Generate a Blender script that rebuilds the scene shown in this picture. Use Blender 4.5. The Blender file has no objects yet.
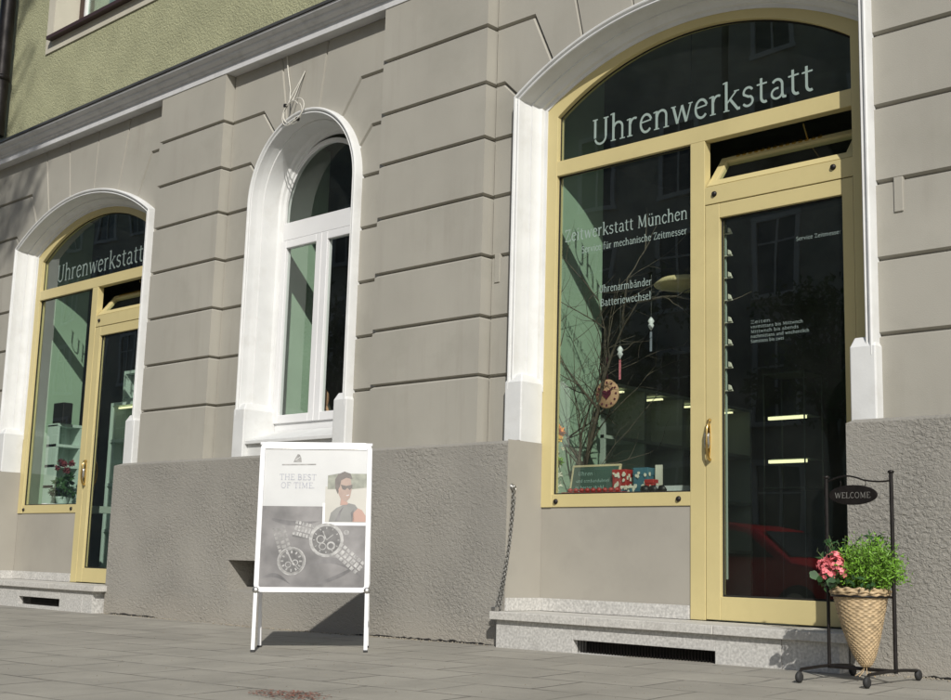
import bpy, bmesh, math, random
from mathutils import Vector, Matrix
from math import sin, cos, pi, radians, sqrt
random.seed(7)
sc = bpy.context.scene
C = sc.collection

# ------------------------------------------------------------------ materials
def newmat(name):
    m = bpy.data.materials.new(name); m.use_nodes = True
    nt = m.node_tree; nt.nodes.clear()
    out = nt.nodes.new('ShaderNodeOutputMaterial')
    b = nt.nodes.new('ShaderNodeBsdfPrincipled')
    nt.links.new(b.outputs[0], out.inputs[0])
    return m, nt, b
def N(nt, t, **k):
    n = nt.nodes.new(t)
    for a, v in k.items():
        if hasattr(n, a): setattr(n, a, v)
        else: n.inputs[a].default_value = v
    return n
def mat(name, col, rough=.6, metal=0, var=.12, vscale=3.0, bump=0, bscale=60, bdist=.004, dirt=None, dscale=1.2, spec=None, emit=None, estr=0, detail=4):
    m, nt, b = newmat(name)
    tc = N(nt, 'ShaderNodeTexCoord')
    n1 = N(nt, 'ShaderNodeTexNoise', Scale=vscale, Detail=6.0)
    nt.links.new(tc.outputs['Object'], n1.inputs['Vector'])
    r = N(nt, 'ShaderNodeMapRange'); r.inputs[1].default_value = .3; r.inputs[2].default_value = .7
    r.inputs[3].default_value = 1 - var; r.inputs[4].default_value = 1 + var
    nt.links.new(n1.outputs[0], r.inputs[0])
    mx = N(nt, 'ShaderNodeVectorMath', operation='SCALE'); mx.inputs[0].default_value = col
    nt.links.new(r.outputs[0], mx.inputs['Scale'])
    last = mx.outputs[0]
    if dirt:
        n2 = N(nt, 'ShaderNodeTexNoise', Scale=dscale, Detail=8.0, Roughness=.65)
        nt.links.new(tc.outputs['Object'], n2.inputs['Vector'])
        r2 = N(nt, 'ShaderNodeMapRange'); r2.inputs[1].default_value = .52; r2.inputs[2].default_value = .75
        r2.inputs[4].default_value = dirt[3]
        nt.links.new(n2.outputs[0], r2.inputs[0])
        mm = N(nt, 'ShaderNodeMix', data_type='RGBA')
        mm.inputs[7].default_value = (*dirt[:3], 1)
        nt.links.new(r2.outputs[0], mm.inputs[0]); nt.links.new(last, mm.inputs[6]); last = mm.outputs[2]
    nt.links.new(last, b.inputs['Base Color'])
    b.inputs['Roughness'].default_value = rough; b.inputs['Metallic'].default_value = metal
    if spec is not None: b.inputs['Specular IOR Level'].default_value = spec
    if bump:
        n3 = N(nt, 'ShaderNodeTexNoise', Scale=bscale, Detail=float(detail), Roughness=.6)
        nt.links.new(tc.outputs['Object'], n3.inputs['Vector'])
        bp = N(nt, 'ShaderNodeBump', Strength=bump, Distance=bdist)
        nt.links.new(n3.outputs[0], bp.inputs['Height']); nt.links.new(bp.outputs[0], b.inputs['Normal'])
    if emit:
        b.inputs['Emission Color'].default_value = (*emit, 1); b.inputs['Emission Strength'].default_value = estr
    return m
def glassmat(name, tint=(.86, .93, .88), refl=.12):
    m, nt, b = newmat(name); nt.nodes.remove(b)
    out = nt.nodes[0]
    tr = N(nt, 'ShaderNodeBsdfTransparent'); tr.inputs[0].default_value = (*tint, 1)
    gl = N(nt, 'ShaderNodeBsdfGlossy'); gl.inputs['Roughness'].default_value = 0.0
    gl.inputs['Color'].default_value = (.95, 1, .97, 1)
    ge = N(nt, 'ShaderNodeNewGeometry')
    dt = N(nt, 'ShaderNodeVectorMath', operation='DOT_PRODUCT'); nt.links.new(ge.outputs['Normal'], dt.inputs[0]); nt.links.new(ge.outputs['Incoming'], dt.inputs[1])
    ab = N(nt, 'ShaderNodeMath', operation='ABSOLUTE'); nt.links.new(dt.outputs['Value'], ab.inputs[0])
    om = N(nt, 'ShaderNodeMath', operation='SUBTRACT'); om.inputs[0].default_value = 1; nt.links.new(ab.outputs[0], om.inputs[1])
    pw = N(nt, 'ShaderNodeMath', operation='POWER'); pw.inputs[1].default_value = 5; nt.links.new(om.outputs[0], pw.inputs[0])
    fr = N(nt, 'ShaderNodeMath', operation='MULTIPLY_ADD'); fr.inputs[1].default_value = .9; fr.inputs[2].default_value = refl; nt.links.new(pw.outputs[0], fr.inputs[0])
    geo = N(nt, 'ShaderNodeTexCoord')
    nz = N(nt, 'ShaderNodeTexNoise', Scale=1.1, Detail=1.0)
    nt.links.new(geo.outputs['Object'], nz.inputs['Vector'])
    bp = N(nt, 'ShaderNodeBump', Strength=.12, Distance=.02)
    nt.links.new(nz.outputs[0], bp.inputs['Height']); nt.links.new(bp.outputs[0], gl.inputs['Normal'])
    mx = N(nt, 'ShaderNodeMixShader')
    nt.links.new(fr.outputs[0], mx.inputs[0]); nt.links.new(tr.outputs[0], mx.inputs[1]); nt.links.new(gl.outputs[0], mx.inputs[2])
    df = N(nt, 'ShaderNodeBsdfDiffuse'); df.inputs[0].default_value = (.55, .60, .55, 1)
    dn = N(nt, 'ShaderNodeTexNoise', Scale=2.2, Detail=6.0, Roughness=.7); nt.links.new(geo.outputs['Object'], dn.inputs['Vector'])
    dr = N(nt, 'ShaderNodeMapRange'); dr.inputs[1].default_value = .35; dr.inputs[2].default_value = .75; dr.inputs[3].default_value = .003; dr.inputs[4].default_value = .018
    nt.links.new(dn.outputs[0], dr.inputs[0])
    m2 = N(nt, 'ShaderNodeMixShader'); nt.links.new(dr.outputs[0], m2.inputs[0]); nt.links.new(mx.outputs[0], m2.inputs[1]); nt.links.new(df.outputs[0], m2.inputs[2])
    nt.links.new(m2.outputs[0], out.inputs[0])
    return m

M = {}
def add_streaks(m, col, amt):
    nt = m.node_tree; b = [n for n in nt.nodes if n.type == 'BSDF_PRINCIPLED'][0]
    src = b.inputs['Base Color'].links[0].from_socket
    tc = N(nt, 'ShaderNodeTexCoord'); mp = N(nt, 'ShaderNodeMapping'); mp.inputs['Scale'].default_value = (7, 7, .55)
    nt.links.new(tc.outputs['Object'], mp.inputs[0])
    n = N(nt, 'ShaderNodeTexNoise', Scale=1.0, Detail=7.0, Roughness=.65); nt.links.new(mp.outputs[0], n.inputs['Vector'])
    n2 = N(nt, 'ShaderNodeTexNoise', Scale=.9, Detail=3.0); nt.links.new(tc.outputs['Object'], n2.inputs['Vector'])
    r = N(nt, 'ShaderNodeMapRange'); r.inputs[1].default_value = .5; r.inputs[2].default_value = .72; r.inputs[4].default_value = amt; nt.links.new(n.outputs[0], r.inputs[0])
    r2 = N(nt, 'ShaderNodeMapRange'); r2.inputs[1].default_value = .42; r2.inputs[2].default_value = .6; nt.links.new(n2.outputs[0], r2.inputs[0])
    mu = N(nt, 'ShaderNodeMath', operation='MULTIPLY'); nt.links.new(r.outputs[0], mu.inputs[0]); nt.links.new(r2.outputs[0], mu.inputs[1])
    mm = N(nt, 'ShaderNodeMix', data_type='RGBA'); mm.inputs[7].default_value = (*col, 1)
    nt.links.new(mu.outputs[0], mm.inputs[0]); nt.links.new(src, mm.inputs[6]); nt.links.new(mm.outputs[2], b.inputs['Base Color'])
M['plaster'] = mat('plaster', (.340, .324, .280), .9, var=.07, vscale=1.3, bump=.35, bscale=140, bdist=.003, dirt=(.285, .274, .232, .75), dscale=1.6)
M['rough'] = None
add_streaks(M['plaster'], (.235, .215, .18), .38)
M['green'] = mat('green_render', (.365, .365, .222), .95, var=.12, vscale=2.2, bump=1, bscale=55, bdist=.018, dirt=(.26, .27, .17, .6), dscale=30)
M['white'] = mat('white_paint', (.63, .635, .625), .6, var=.05, vscale=5, bump=.2, bscale=45, bdist=.004, dirt=(.5, .49, .46, .45), dscale=6)
M['cornice'] = mat('cornice_paint', (.56, .56, .56), .7, var=.06, vscale=4, bump=.2, bscale=60, bdist=.003, dirt=(.38, .38, .37, .6), dscale=7)
M['flashing'] = mat('dark_flashing', (.085, .085, .08), .5, metal=.4, var=.3)
M['beige'] = mat('beige_surround', (.50, .47, .385), .9, var=.06, bump=.2, bscale=90, bdist=.002)
M['frame'] = mat('ochre_frame_paint', (.55, .465, .228), .42, var=.05, vscale=2.5, bump=.06, bscale=20, bdist=.002, dirt=(.44, .37, .18, .4), dscale=5)
M['dark'] = mat('dark_gap', (.012, .011, .01), .9)
M['black'] = mat('black_metal', (.018, .015, .014), .45, metal=.5, var=.3, vscale=30, bump=.2, bscale=150, bdist=.001)
M['granite'] = mat('light_granite', (.47, .46, .435), .75, var=.28, vscale=60, bump=.25, bscale=120, bdist=.002, dirt=(.30, .29, .27, .6), dscale=9)
M['granite_b'] = mat('pale_granite_slab', (.50, .485, .45), .6, var=.2, vscale=80, bump=.2, bscale=150, bdist=.001, dirt=(.36, .34, .31, .6), dscale=6)
M['glass'] = glassmat('window_glass')
M['glass_sw'] = glassmat('sash_glass', (.88, .93, .9), .08)
M['plastic'] = mat('white_window_profile', (.70, .70, .70), .35, var=.03)
M['brown'] = mat('brown_metal_sill', (.045, .022, .018), .45, var=.15)
M['mint'] = mat('mint_wall', (.30, .41, .30), .85, var=.06)
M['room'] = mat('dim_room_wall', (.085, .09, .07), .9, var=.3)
M['shelf'] = mat('grey_shelf', (.36, .42, .36), .6, var=.08)
M['shelfw'] = mat('pale_shelf', (.48, .58, .52), .55, var=.05)
M['floor'] = mat('dark_room_floor', (.06, .045, .035), .6, var=.3)
M['brass'] = mat('brass', (.62, .43, .16), .25, metal=1, var=.1)
M['steel'] = mat('steel', (.42, .41, .39), .35, metal=.9, var=.2, vscale=40)
M['chain'] = mat('weathered_chain', (.22, .215, .20), .5, metal=.7, var=.3, vscale=60)
M['letter'] = mat('white_vinyl', (.27, .34, .31), .6, var=.03)
M['letterdim'] = mat('pale_vinyl', (.20, .25, .23), .6, var=.05)
M['alu'] = mat('white_aluminium', (.72, .72, .73), .32, var=.03)
M['paper'] = mat('poster_paper', (.47, .475, .47), .3, var=.05, vscale=6)
M['postergrey'] = mat('poster_grey', (.165, .158, .155), .28, var=.55, vscale=4.5)
M['ps_dark'] = mat('poster_dial', (.10, .097, .094), .3, var=.35, vscale=30)
M['ps_mid'] = mat('poster_mid', (.22, .215, .205), .3, var=.4, vscale=30)
M['ps_light'] = mat('poster_steel', (.31, .305, .295), .3, var=.4, vscale=40)
M['ps_text'] = mat('poster_lettering', (.24, .25, .31), .3)
M['ps_skin'] = mat('poster_skin', (.30, .215, .175), .3, var=.1, vscale=20)
M['ps_hair'] = mat('poster_hair', (.09, .075, .065), .3, var=.2, vscale=40)
M['ps_shirt'] = mat('poster_shirt', (.17, .17, .16), .3, var=.15, vscale=12)
M['ps_arm'] = mat('poster_arm', (.35, .215, .17), .3, var=.1)
M['ps_sand'] = mat('poster_sand', (.42, .405, .36), .3, var=.1)
M['ps_green'] = mat('poster_hedge', (.20, .21, .165), .3, var=.3, vscale=25)
M['rubber'] = mat('black_rubber', (.02, .02, .02), .7)
M['wicker'] = mat('wicker', (.42, .31, .18), .65, var=.35, vscale=45, bump=.3, bscale=200, bdist=.001)
M['herb'] = mat('bright_leaf', (.15, .31, .03), .5, var=.45, vscale=25)
M['leafd'] = mat('dark_leaf', (.028, .075, .022), .45, var=.4, vscale=20)
M['pink'] = mat('pink_petal', (.78, .20, .22), .6, var=.3, vscale=35)
M['stem'] = mat('green_stem', (.10, .14, .04), .7)
M['soil'] = mat('potting_soil', (.03, .02, .015), .95)
M['twig'] = mat('twig_bark', (.085, .065, .045), .85, var=.3, vscale=20)
M['clay'] = mat('terracotta_disc', (.50, .29, .17), .7, var=.15, vscale=20)
M['heart'] = mat('dark_red_heart', (.10, .01, .03), .5)
M['chalk'] = mat('chalkboard', (.045, .085, .065), .8, var=.2)
M['chalkline'] = mat('chalk_marks', (.40, .55, .50), .9)
M['wood'] = mat('pale_wood', (.50, .42, .26), .6, var=.1)
M['red'] = mat('red_tin', (.33, .025, .02), .45, var=.2)
M['blue'] = mat('blue_tin', (.05, .13, .17), .45, var=.2)
M['cream'] = mat('cream_paper', (.6, .57, .47), .7)
M['orange'] = mat('orange_petal', (.75, .25, .03), .6, var=.4, vscale=30)
M['yellow'] = mat('yellow_petal', (.8, .5, .06), .6, var=.2)
M['tan'] = mat('woven_shade', (.55, .45, .24), .8, var=.2)
M['lamp'] = mat('lit_strip', (.9, .9, .7), .5, emit=(1, .95, .55), estr=1.3)
M['asphalt'] = mat('asphalt', (.05, .05, .052), .9, var=.2, vscale=8, bump=.5, bscale=200, bdist=.004)
M['farstucco'] = mat('facing_stucco', (.34, .34, .30), .9, var=.12)
M['farglass'] = mat('facing_window_glass', (.03, .035, .04), .1)
M['farroof'] = mat('facing_roof_tiles', (.22, .08, .05), .8, var=.2)
M['carred'] = mat('dark_red_car_paint', (.38, .012, .02), .28, var=.04)
M['bark'] = mat('tree_bark', (.09, .07, .05), .9, var=.3, vscale=8, bump=.6, bscale=20, bdist=.02)
M['treeleaf'] = mat('tree_leaf', (.05, .095, .025), .6, var=.5, vscale=2)
M['earth'] = mat('earth', (.10, .10, .08), .95)

def rough_mat():
    m, nt, b = newmat('roughcast_plinth')
    tc = N(nt, 'ShaderNodeTexCoord')
    n1 = N(nt, 'ShaderNodeTexNoise', Scale=1.1, Detail=6.0)
    n2 = N(nt, 'ShaderNodeTexNoise', Scale=24.0, Detail=3.0)
    nt.links.new(tc.outputs['Object'], n1.inputs['Vector'])
    # slightly stretched ridges like trowelled roughcast
    mp = N(nt, 'ShaderNodeMapping'); mp.inputs['Scale'].default_value = (1, 1, 1.5); mp.inputs['Rotation'].default_value = (0, .35, 0)
    nt.links.new(tc.outputs['Object'], mp.inputs[0])
    nw = N(nt, 'ShaderNodeTexNoise', Scale=32.0, Detail=4.0, Roughness=.6, Distortion=.7)
    nt.links.new(mp.outputs[0], nw.inputs['Vector'])
    nf = N(nt, 'ShaderNodeTexNoise', Scale=120.0, Detail=4.0)
    nt.links.new(tc.outputs['Object'], nf.inputs['Vector'])
    nt.links.new(mp.outputs[0], n2.inputs['Vector'])
    cr = N(nt, 'ShaderNodeValToRGB'); e = cr.color_ramp.elements
    e[0].position = .3; e[0].color = (.248, .236, .210, 1); e[1].position = .72; e[1].color = (.318, .301, .266, 1)
    nt.links.new(n1.outputs[0], cr.inputs[0])
    # dusty pale band close to the pavement: splash dirt that belongs to the render itself
    sx = N(nt, 'ShaderNodeSeparateXYZ'); nt.links.new(tc.outputs['Object'], sx.inputs[0])
    ad = N(nt, 'ShaderNodeMath', operation='MULTIPLY_ADD'); ad.inputs[1].default_value = .35; 
    nt.links.new(n1.outputs[0], ad.inputs[0]); nt.links.new(sx.outputs[2], ad.inputs[2])
    mr = N(nt, 'ShaderNodeMapRange'); mr.inputs[1].default_value = .42; mr.inputs[2].default_value = .22; mr.inputs[4].default_value = .5
    nt.links.new(ad.outputs[0], mr.inputs[0])
    mm = N(nt, 'ShaderNodeMix', data_type='RGBA'); mm.inputs[7].default_value = (.34, .31, .262, 1)
    nt.links.new(mr.outputs[0], mm.inputs[0]); nt.links.new(cr.outputs[0], mm.inputs[6])
    nt.links.new(mm.outputs[2], b.inputs['Base Color'])
    b.inputs['Roughness'].default_value = .95
    b1 = N(nt, 'ShaderNodeBump', Strength=.8, Distance=.017)
    b2 = N(nt, 'ShaderNodeBump', Strength=.6, Distance=.006)
    rm = N(nt, 'ShaderNodeMapRange'); rm.inputs[1].default_value = .35; rm.inputs[2].default_value = .65; rm.inputs[3].default_value = .35; rm.inputs[4].default_value = 1.0
    nm = N(nt, 'ShaderNodeTexNoise', Scale=1.9, Detail=3.0); nt.links.new(tc.outputs['Object'], nm.inputs['Vector']); nt.links.new(nm.outputs[0], rm.inputs[0]); nt.links.new(rm.outputs[0], b1.inputs['Strength'])
    nt.links.new(nw.outputs[0], b1.inputs['Height']); nt.links.new(nf.outputs[0], b2.inputs['Height'])
    nt.links.new(b1.outputs[0], b2.inputs['Normal']); nt.links.new(b2.outputs[0], b.inputs['Normal'])
    return m
M['rough'] = rough_mat()
def paving_mat():
    m, nt, b = newmat('pavement_slabs')
    tc = N(nt, 'ShaderNodeTexCoord')
    wn = N(nt, 'ShaderNodeTexNoise', Scale=6.0, Detail=3.0)
    nt.links.new(tc.outputs['Object'], wn.inputs['Vector'])
    va = N(nt, 'ShaderNodeVectorMath', operation='MULTIPLY_ADD'); va.inputs[1].default_value = (.02, .02, 0)
    nt.links.new(wn.outputs['Color'], va.inputs[0]); nt.links.new(tc.outputs['Object'], va.inputs[2])
    mp = N(nt, 'ShaderNodeMapping'); mp.inputs['Rotation'].default_value = (0, 0, radians(-4))
    nt.links.new(va.outputs[0], mp.inputs[0])
    br = N(nt, 'ShaderNodeTexBrick'); br.offset = .5
    br.inputs['Scale'].default_value = 1.0; br.inputs['Brick Width'].default_value = .62; br.inputs['Row Height'].default_value = .42
    br.inputs['Mortar Size'].default_value = .008; br.inputs['Mortar Smooth'].default_value = .35; br.inputs['Bias'].default_value = 0
    br.inputs['Color1'].default_value = (.312, .294, .250, 1); br.inputs['Color2'].default_value = (.272, .256, .218, 1); br.inputs['Mortar'].default_value = (.10, .092, .08, 1)
    nt.links.new(mp.outputs[0], br.inputs['Vector'])
    n1 = N(nt, 'ShaderNodeTexNoise', Scale=1.3, Detail=9.0, Roughness=.7)
    nt.links.new(tc.outputs['Object'], n1.inputs['Vector'])
    r = N(nt, 'ShaderNodeMapRange'); r.inputs[1].default_value = .3; r.inputs[2].default_value = .7; r.inputs[3].default_value = .78; r.inputs[4].default_value = 1.16
    nt.links.new(n1.outputs[0], r.inputs[0])
    mx = N(nt, 'ShaderNodeVectorMath', operation='SCALE'); nt.links.new(br.outputs[0], mx.inputs[0]); nt.links.new(r.outputs[0], mx.inputs['Scale'])
    # patches where the joints are filled and worn flush
    nj = N(nt, 'ShaderNodeTexNoise', Scale=2.4, Detail=3.0); nt.links.new(tc.outputs['Object'], nj.inputs['Vector'])
    rj = N(nt, 'ShaderNodeMapRange'); rj.inputs[1].default_value = .46; rj.inputs[2].default_value = .60; rj.inputs[4].default_value = .85; nt.links.new(nj.outputs[0], rj.inputs[0])
    mj = N(nt, 'ShaderNodeMix', data_type='RGBA'); mj.inputs[7].default_value = (.284, .268, .228, 1)
    nt.links.new(rj.outputs[0], mj.inputs[0]); nt.links.new(br.outputs[0], mj.inputs[6]); nt.links.new(mj.outputs[2], mx.inputs[0])
    # scattered dark specks and stains
    n2 = N(nt, 'ShaderNodeTexNoise', Scale=22.0, Detail=5.0, Roughness=.7); nt.links.new(tc.outputs['Object'], n2.inputs['Vector'])
    r2 = N(nt, 'ShaderNodeMapRange'); r2.inputs[1].default_value = .62; r2.inputs[2].default_value = .72; r2.inputs[4].default_value = .55
    nt.links.new(n2.outputs[0], r2.inputs[0])
    mm = N(nt, 'ShaderNodeMix', data_type='RGBA'); mm.inputs[7].default_value = (.13, .12, .105, 1)
    nt.links.new(r2.outputs[0], mm.inputs[0]); nt.links.new(mx.outputs[0], mm.inputs[6]); nt.links.new(mm.outputs[2], b.inputs['Base Color'])
    b.inputs['Roughness'].default_value = .85
    b1 = N(nt, 'ShaderNodeBump', Strength=.8, Distance=.006, invert=True); nt.links.new(br.outputs['Fac'], b1.inputs['Height'])
    n3 = N(nt, 'ShaderNodeTexNoise', Scale=90.0, Detail=4.0); nt.links.new(tc.outputs['Object'], n3.inputs['Vector'])
    b2 = N(nt, 'ShaderNodeBump', Strength=.5, Distance=.004); nt.links.new(n3.outputs[0], b2.inputs['Height'])
    nt.links.new(b1.outputs[0], b2.inputs['Normal']); nt.links.new(b2.outputs[0], b.inputs['Normal'])
    return m
M['paving'] = paving_mat()

# ------------------------------------------------------------------ mesh helpers
class MB:
    def __init__(s): s.v = []; s.f = []; s.sm = []
    def add(s, vs, fs, smooth=False):
        o = len(s.v); s.v += [tuple(v) for v in vs]
        for f in fs: s.f.append([i + o for i in f]); s.sm.append(smooth)
        return s
    def box(s, x0, x1, y0, y1, z0, z1, mtx=None):
        vs = [Vector((x, y, z)) for x in (x0, x1) for y in (y0, y1) for z in (z0, z1)]
        if mtx: vs = [mtx @ v for v in vs]
        return s.add(vs, [(0, 1, 3, 2), (4, 6, 7, 5), (0, 4, 5, 1), (2, 3, 7, 6), (0, 2, 6, 4), (1, 5, 7, 3)])
    def poly(s, pts, y0, y1, mtx=None):            # extrude an XZ polygon along Y
        n = len(pts)
        vs = [Vector((p[0], y0, p[1])) for p in pts] + [Vector((p[0], y1, p[1])) for p in pts]
        if mtx: vs = [mtx @ v for v in vs]
        return s.add(vs, [list(range(n)), list(range(2*n-1, n-1, -1))] + [(i, (i+1) % n, n+(i+1) % n, n+i) for i in range(n)])
    def prof(s, pts, x0, x1):                      # extrude a YZ polygon along X
        n = len(pts)
        vs = [(x0, p[0], p[1]) for p in pts] + [(x1, p[0], p[1]) for p in pts]
        return s.add(vs, [list(range(n)), list(range(2*n-1, n-1, -1))] + [(i, (i+1) % n, n+(i+1) % n, n+i) for i in range(n)])
    def grid(s, rows, smooth=True, closed=False):
        n = len(rows[0]); vs = [p for r in rows for p in r]; fs = []
        for i in range(len(rows)-1):
            for j in range(n if closed else n-1):
                k = (j+1) % n
                fs.append((i*n+j, i*n+k, (i+1)*n+k, (i+1)*n+j))
        return s.add(vs, fs, smooth)
    def tube(s, pts, r, n=8, cap=True):
        pts = [Vector(p) for p in pts]; rs = r if isinstance(r, (list, tuple)) else [r]*len(pts)
        rows = []; up = None
        for i, p in enumerate(pts):
            d = (pts[min(i+1, len(pts)-1)] - pts[max(i-1, 0)]).normalized()
            if up is None:
                up = d.orthogonal().normalized()
            up = (up - d*up.dot(d)).normalized(); w = d.cross(up)
            rows.append([p + (up*cos(2*pi*k/n) + w*sin(2*pi*k/n))*rs[i] for k in range(n)])
        s.grid(rows, True, True)
        if cap:
            s.add(rows[0], [list(range(n))]); s.add(rows[-1], [list(range(n))])
        return s
    def lathe(s, prof, c=(0, 0, 0), n=24, axis='Z'):
        rows = []
        for r, z in prof:
            row = []
            for k in range(n):
                a = 2*pi*k/n
                if axis == 'Z': row.append((c[0]+r*cos(a), c[1]+r*sin(a), c[2]+z))
                elif axis == 'Y': row.append((c[0]+r*cos(a), c[1]+z, c[2]+r*sin(a)))
                else: row.append((c[0]+z, c[1]+r*cos(a), c[2]+r*sin(a)))
            rows.append(row)
        s.grid(rows, True, True)
        s.add(rows[0], [list(range(n))]); s.add(rows[-1], [list(range(n))])
        return s
    def build(s, name, m, parent=None, bevel=0, loc=None, mats=None):
        me = bpy.data.meshes.new(name); me.from_pydata(s.v, [], s.f)
        me.polygons.foreach_set('use_smooth', s.sm)
        bm = bmesh.new(); bm.from_mesh(me)
        bmesh.ops.recalc_face_normals(bm, faces=bm.faces); bm.to_mesh(me); bm.free()
        me.materials.append(M[m] if isinstance(m, str) else m)
        o = bpy.data.objects.new(name, me); C.objects.link(o)
        if parent: o.parent = parent
        if loc: o.location = loc
        if bevel:
            b = o.modifiers.new('bevel', 'BEVEL'); b.width = bevel; b.segments = 2; b.limit_method = 'ANGLE'; b.angle_limit = radians(40)
        return o
def tag(o, label=None, cat=None, group=None, kind=None):
    if label: o['label'] = label
    if cat: o['category'] = cat
    if group: o['group'] = group
    if kind: o['kind'] = kind
    return o
def empty(name, loc, label, cat, rz=0, group=None):
    o = bpy.data.objects.new(name, None); C.objects.link(o); o.empty_display_size = .1
    o.location = loc; o.rotation_euler = (0, 0, rz)
    return tag(o, label, cat, group)
def copy_tree(o, parent=None):
    c = o.copy(); C.objects.link(c); c.parent = parent
    for ch in list(o.children): copy_tree(ch, c)
    return c

# ------------------------------------------------------------------ arch geometry
class Arch:
    def __init__(s, cx, half, zs, rise):
        s.cx, s.h, s.zs = cx, half, zs
        s.R = (half*half + rise*rise)/(2*rise); s.zc = zs + rise - s.R
    def z(s, x): return s.zc + sqrt(max(s.R**2 - (x-s.cx)**2, 0))
    def arc(s, x0, x1, n=12):                      # equally spaced by angle
        a0 = math.atan2(s.z(x0)-s.zc, x0-s.cx); a1 = math.atan2(s.z(x1)-s.zc, x1-s.cx)
        return [(s.cx+s.R*cos(a0+(a1-a0)*i/n), s.zc+s.R*sin(a0+(a1-a0)*i/n)) for i in range(n+1)]
    def inset(s, d):
        h = s.h-d; R = s.R-d
        zs = s.zc + sqrt(max(R*R-h*h, 0)); a = Arch.__new__(Arch); a.cx = s.cx; a.h = h; a.zs = zs; a.R = R; a.zc = s.zc
        return a
    def outline(s, z0, z1=None, n=32):             # open path left foot, over the arch, right foot
        z1 = z0 if z1 is None else z1
        return [(s.cx-s.h, z0)] + s.arc(s.cx-s.h, s.cx+s.h, n) + [(s.cx+s.h, z1)]

# ------------------------------------------------------------------ ground
def gz(x): return min(max((x+8)*.009, 0), .07)
def g2(x, y): return gz(x)+.02*min(y+.1, 0)
xs = [-60, -30, -14, -12, -10, -9, -8, -7, -6, -5, -4, -3, -2, -1, 0, 1, 4, 20]
m = MB(); m.grid([[(x, y, g2(x, y)) for x in xs] for y in (-7.9, -4, -2, -1, -.1, 0.4)], False)
tag(m.build('pavement', 'paving'), kind='structure')
m = MB(); m.box(-60, 20, -8.05, -7.9, -.30, -.10)
tag(m.build('kerb', 'granite', bevel=.01), kind='structure')
m = MB(); m.box(-90, 60, -17.9, -8.05, -.5, -.25)
tag(m.build('road', 'asphalt'), kind='structure')
m = MB(); m.box(-90, 60, -21.5, -17.9, -.5, -.12)
tag(m.build('far_pavement', 'paving'), kind='structure')
m = MB(); m.add([(-900, -900, -.27), (900, -900, -.27), (900, 900, -.27), (-900, 900, -.27)], [(0, 1, 2, 3)])
tag(m.build('ground', 'earth'), kind='structure')
# rust-coloured stain / leaf litter patch at the picture's lower edge
random.seed(3)
m = MB()
for i in range(420):
    a = random.uniform(0, 2*pi); r = random.random()**.6
    x = -4.42+cos(a)*r*.24; y = -2.95+sin(a)*r*.13; q = random.uniform(.004, .013); t = random.uniform(0, pi)
    z = g2(x, y)+.004+random.random()*.004
    m.add([(x+q*cos(t+k*1.57)*(1 if k % 2 else .5), y+q*sin(t+k*1.57)*(1 if k % 2 else .5), z+random.uniform(0, .004)) for k in range(4)], [(0, 1, 2, 3)])
M['litter'] = mat('dry_litter', (.20, .085, .06), .9, var=.4, vscale=40)
tag(m.build('leaf_litter', 'litter'), kind='stuff')

random.seed(8)
m = MB()
for i in range(900):
    x = random.choice([random.uniform(-10.7, -5.8), random.uniform(-3.2, -1.5), random.uniform(-8.8, -6.6)]); y = -.105-abs(random.gauss(0, .035)); q = random.uniform(.002, .009)
    z = g2(x, y)+q*.3; a = random.uniform(0, 3)
    v = [(x+q*cos(a+k*1.57), y+q*.8*sin(a+k*1.57), z) for k in range(4)]+[(x, y, z+q*.9), (x, y, z-q)]
    m.add(v, [(0, 1, 4), (1, 2, 4), (2, 3, 4), (3, 0, 4), (0, 1, 5), (1, 2, 5), (2, 3, 5), (3, 0, 5)])
for i in range(500):
    x = random.uniform(-9.5, -2.2); y = random.uniform(-3.4, -.3); q = random.uniform(.0015, .005); z = g2(x, y)+q*.3; a = random.uniform(0, 3)
    v = [(x+q*cos(a+k*1.57), y+q*sin(a+k*1.57), z) for k in range(4)]+[(x, y, z+q*.8)]
    m.add(v, [(0, 1, 4), (1, 2, 4), (2, 3, 4), (3, 0, 4)])
M['grit'] = mat('pavement_grit', (.25, .22, .17), .95, var=.5, vscale=30)
tag(m.build('grit', 'grit'), kind='stuff')

# ------------------------------------------------------------------ the building
B = empty('corner_shop_building', (-8, .3, 0), 'grey and green rendered building with arched shopfronts, rising behind the pavement', 'building')
BI = Matrix.Translation((8, -.3, 0))
def bpart(mb, name, m, parent=B, bevel=0):
    # world-space mesh under the building empty (children of parts share the part's frame)
    o = mb.build(name, m, None, bevel)
    o.parent = parent
    o.matrix_parent_inverse = parent_inv(parent)
    return o
def parent_inv(p):
    mtx = Matrix.Identity(4)
    chain = []
    q = p
    while q: chain.append(q); q = q.parent
    for q in reversed(chain):
        mtx = mtx @ (q.matrix_parent_inverse if q.parent else Matrix.Identity(4)) @ q.matrix_basis
    return mtx.inverted()

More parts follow.
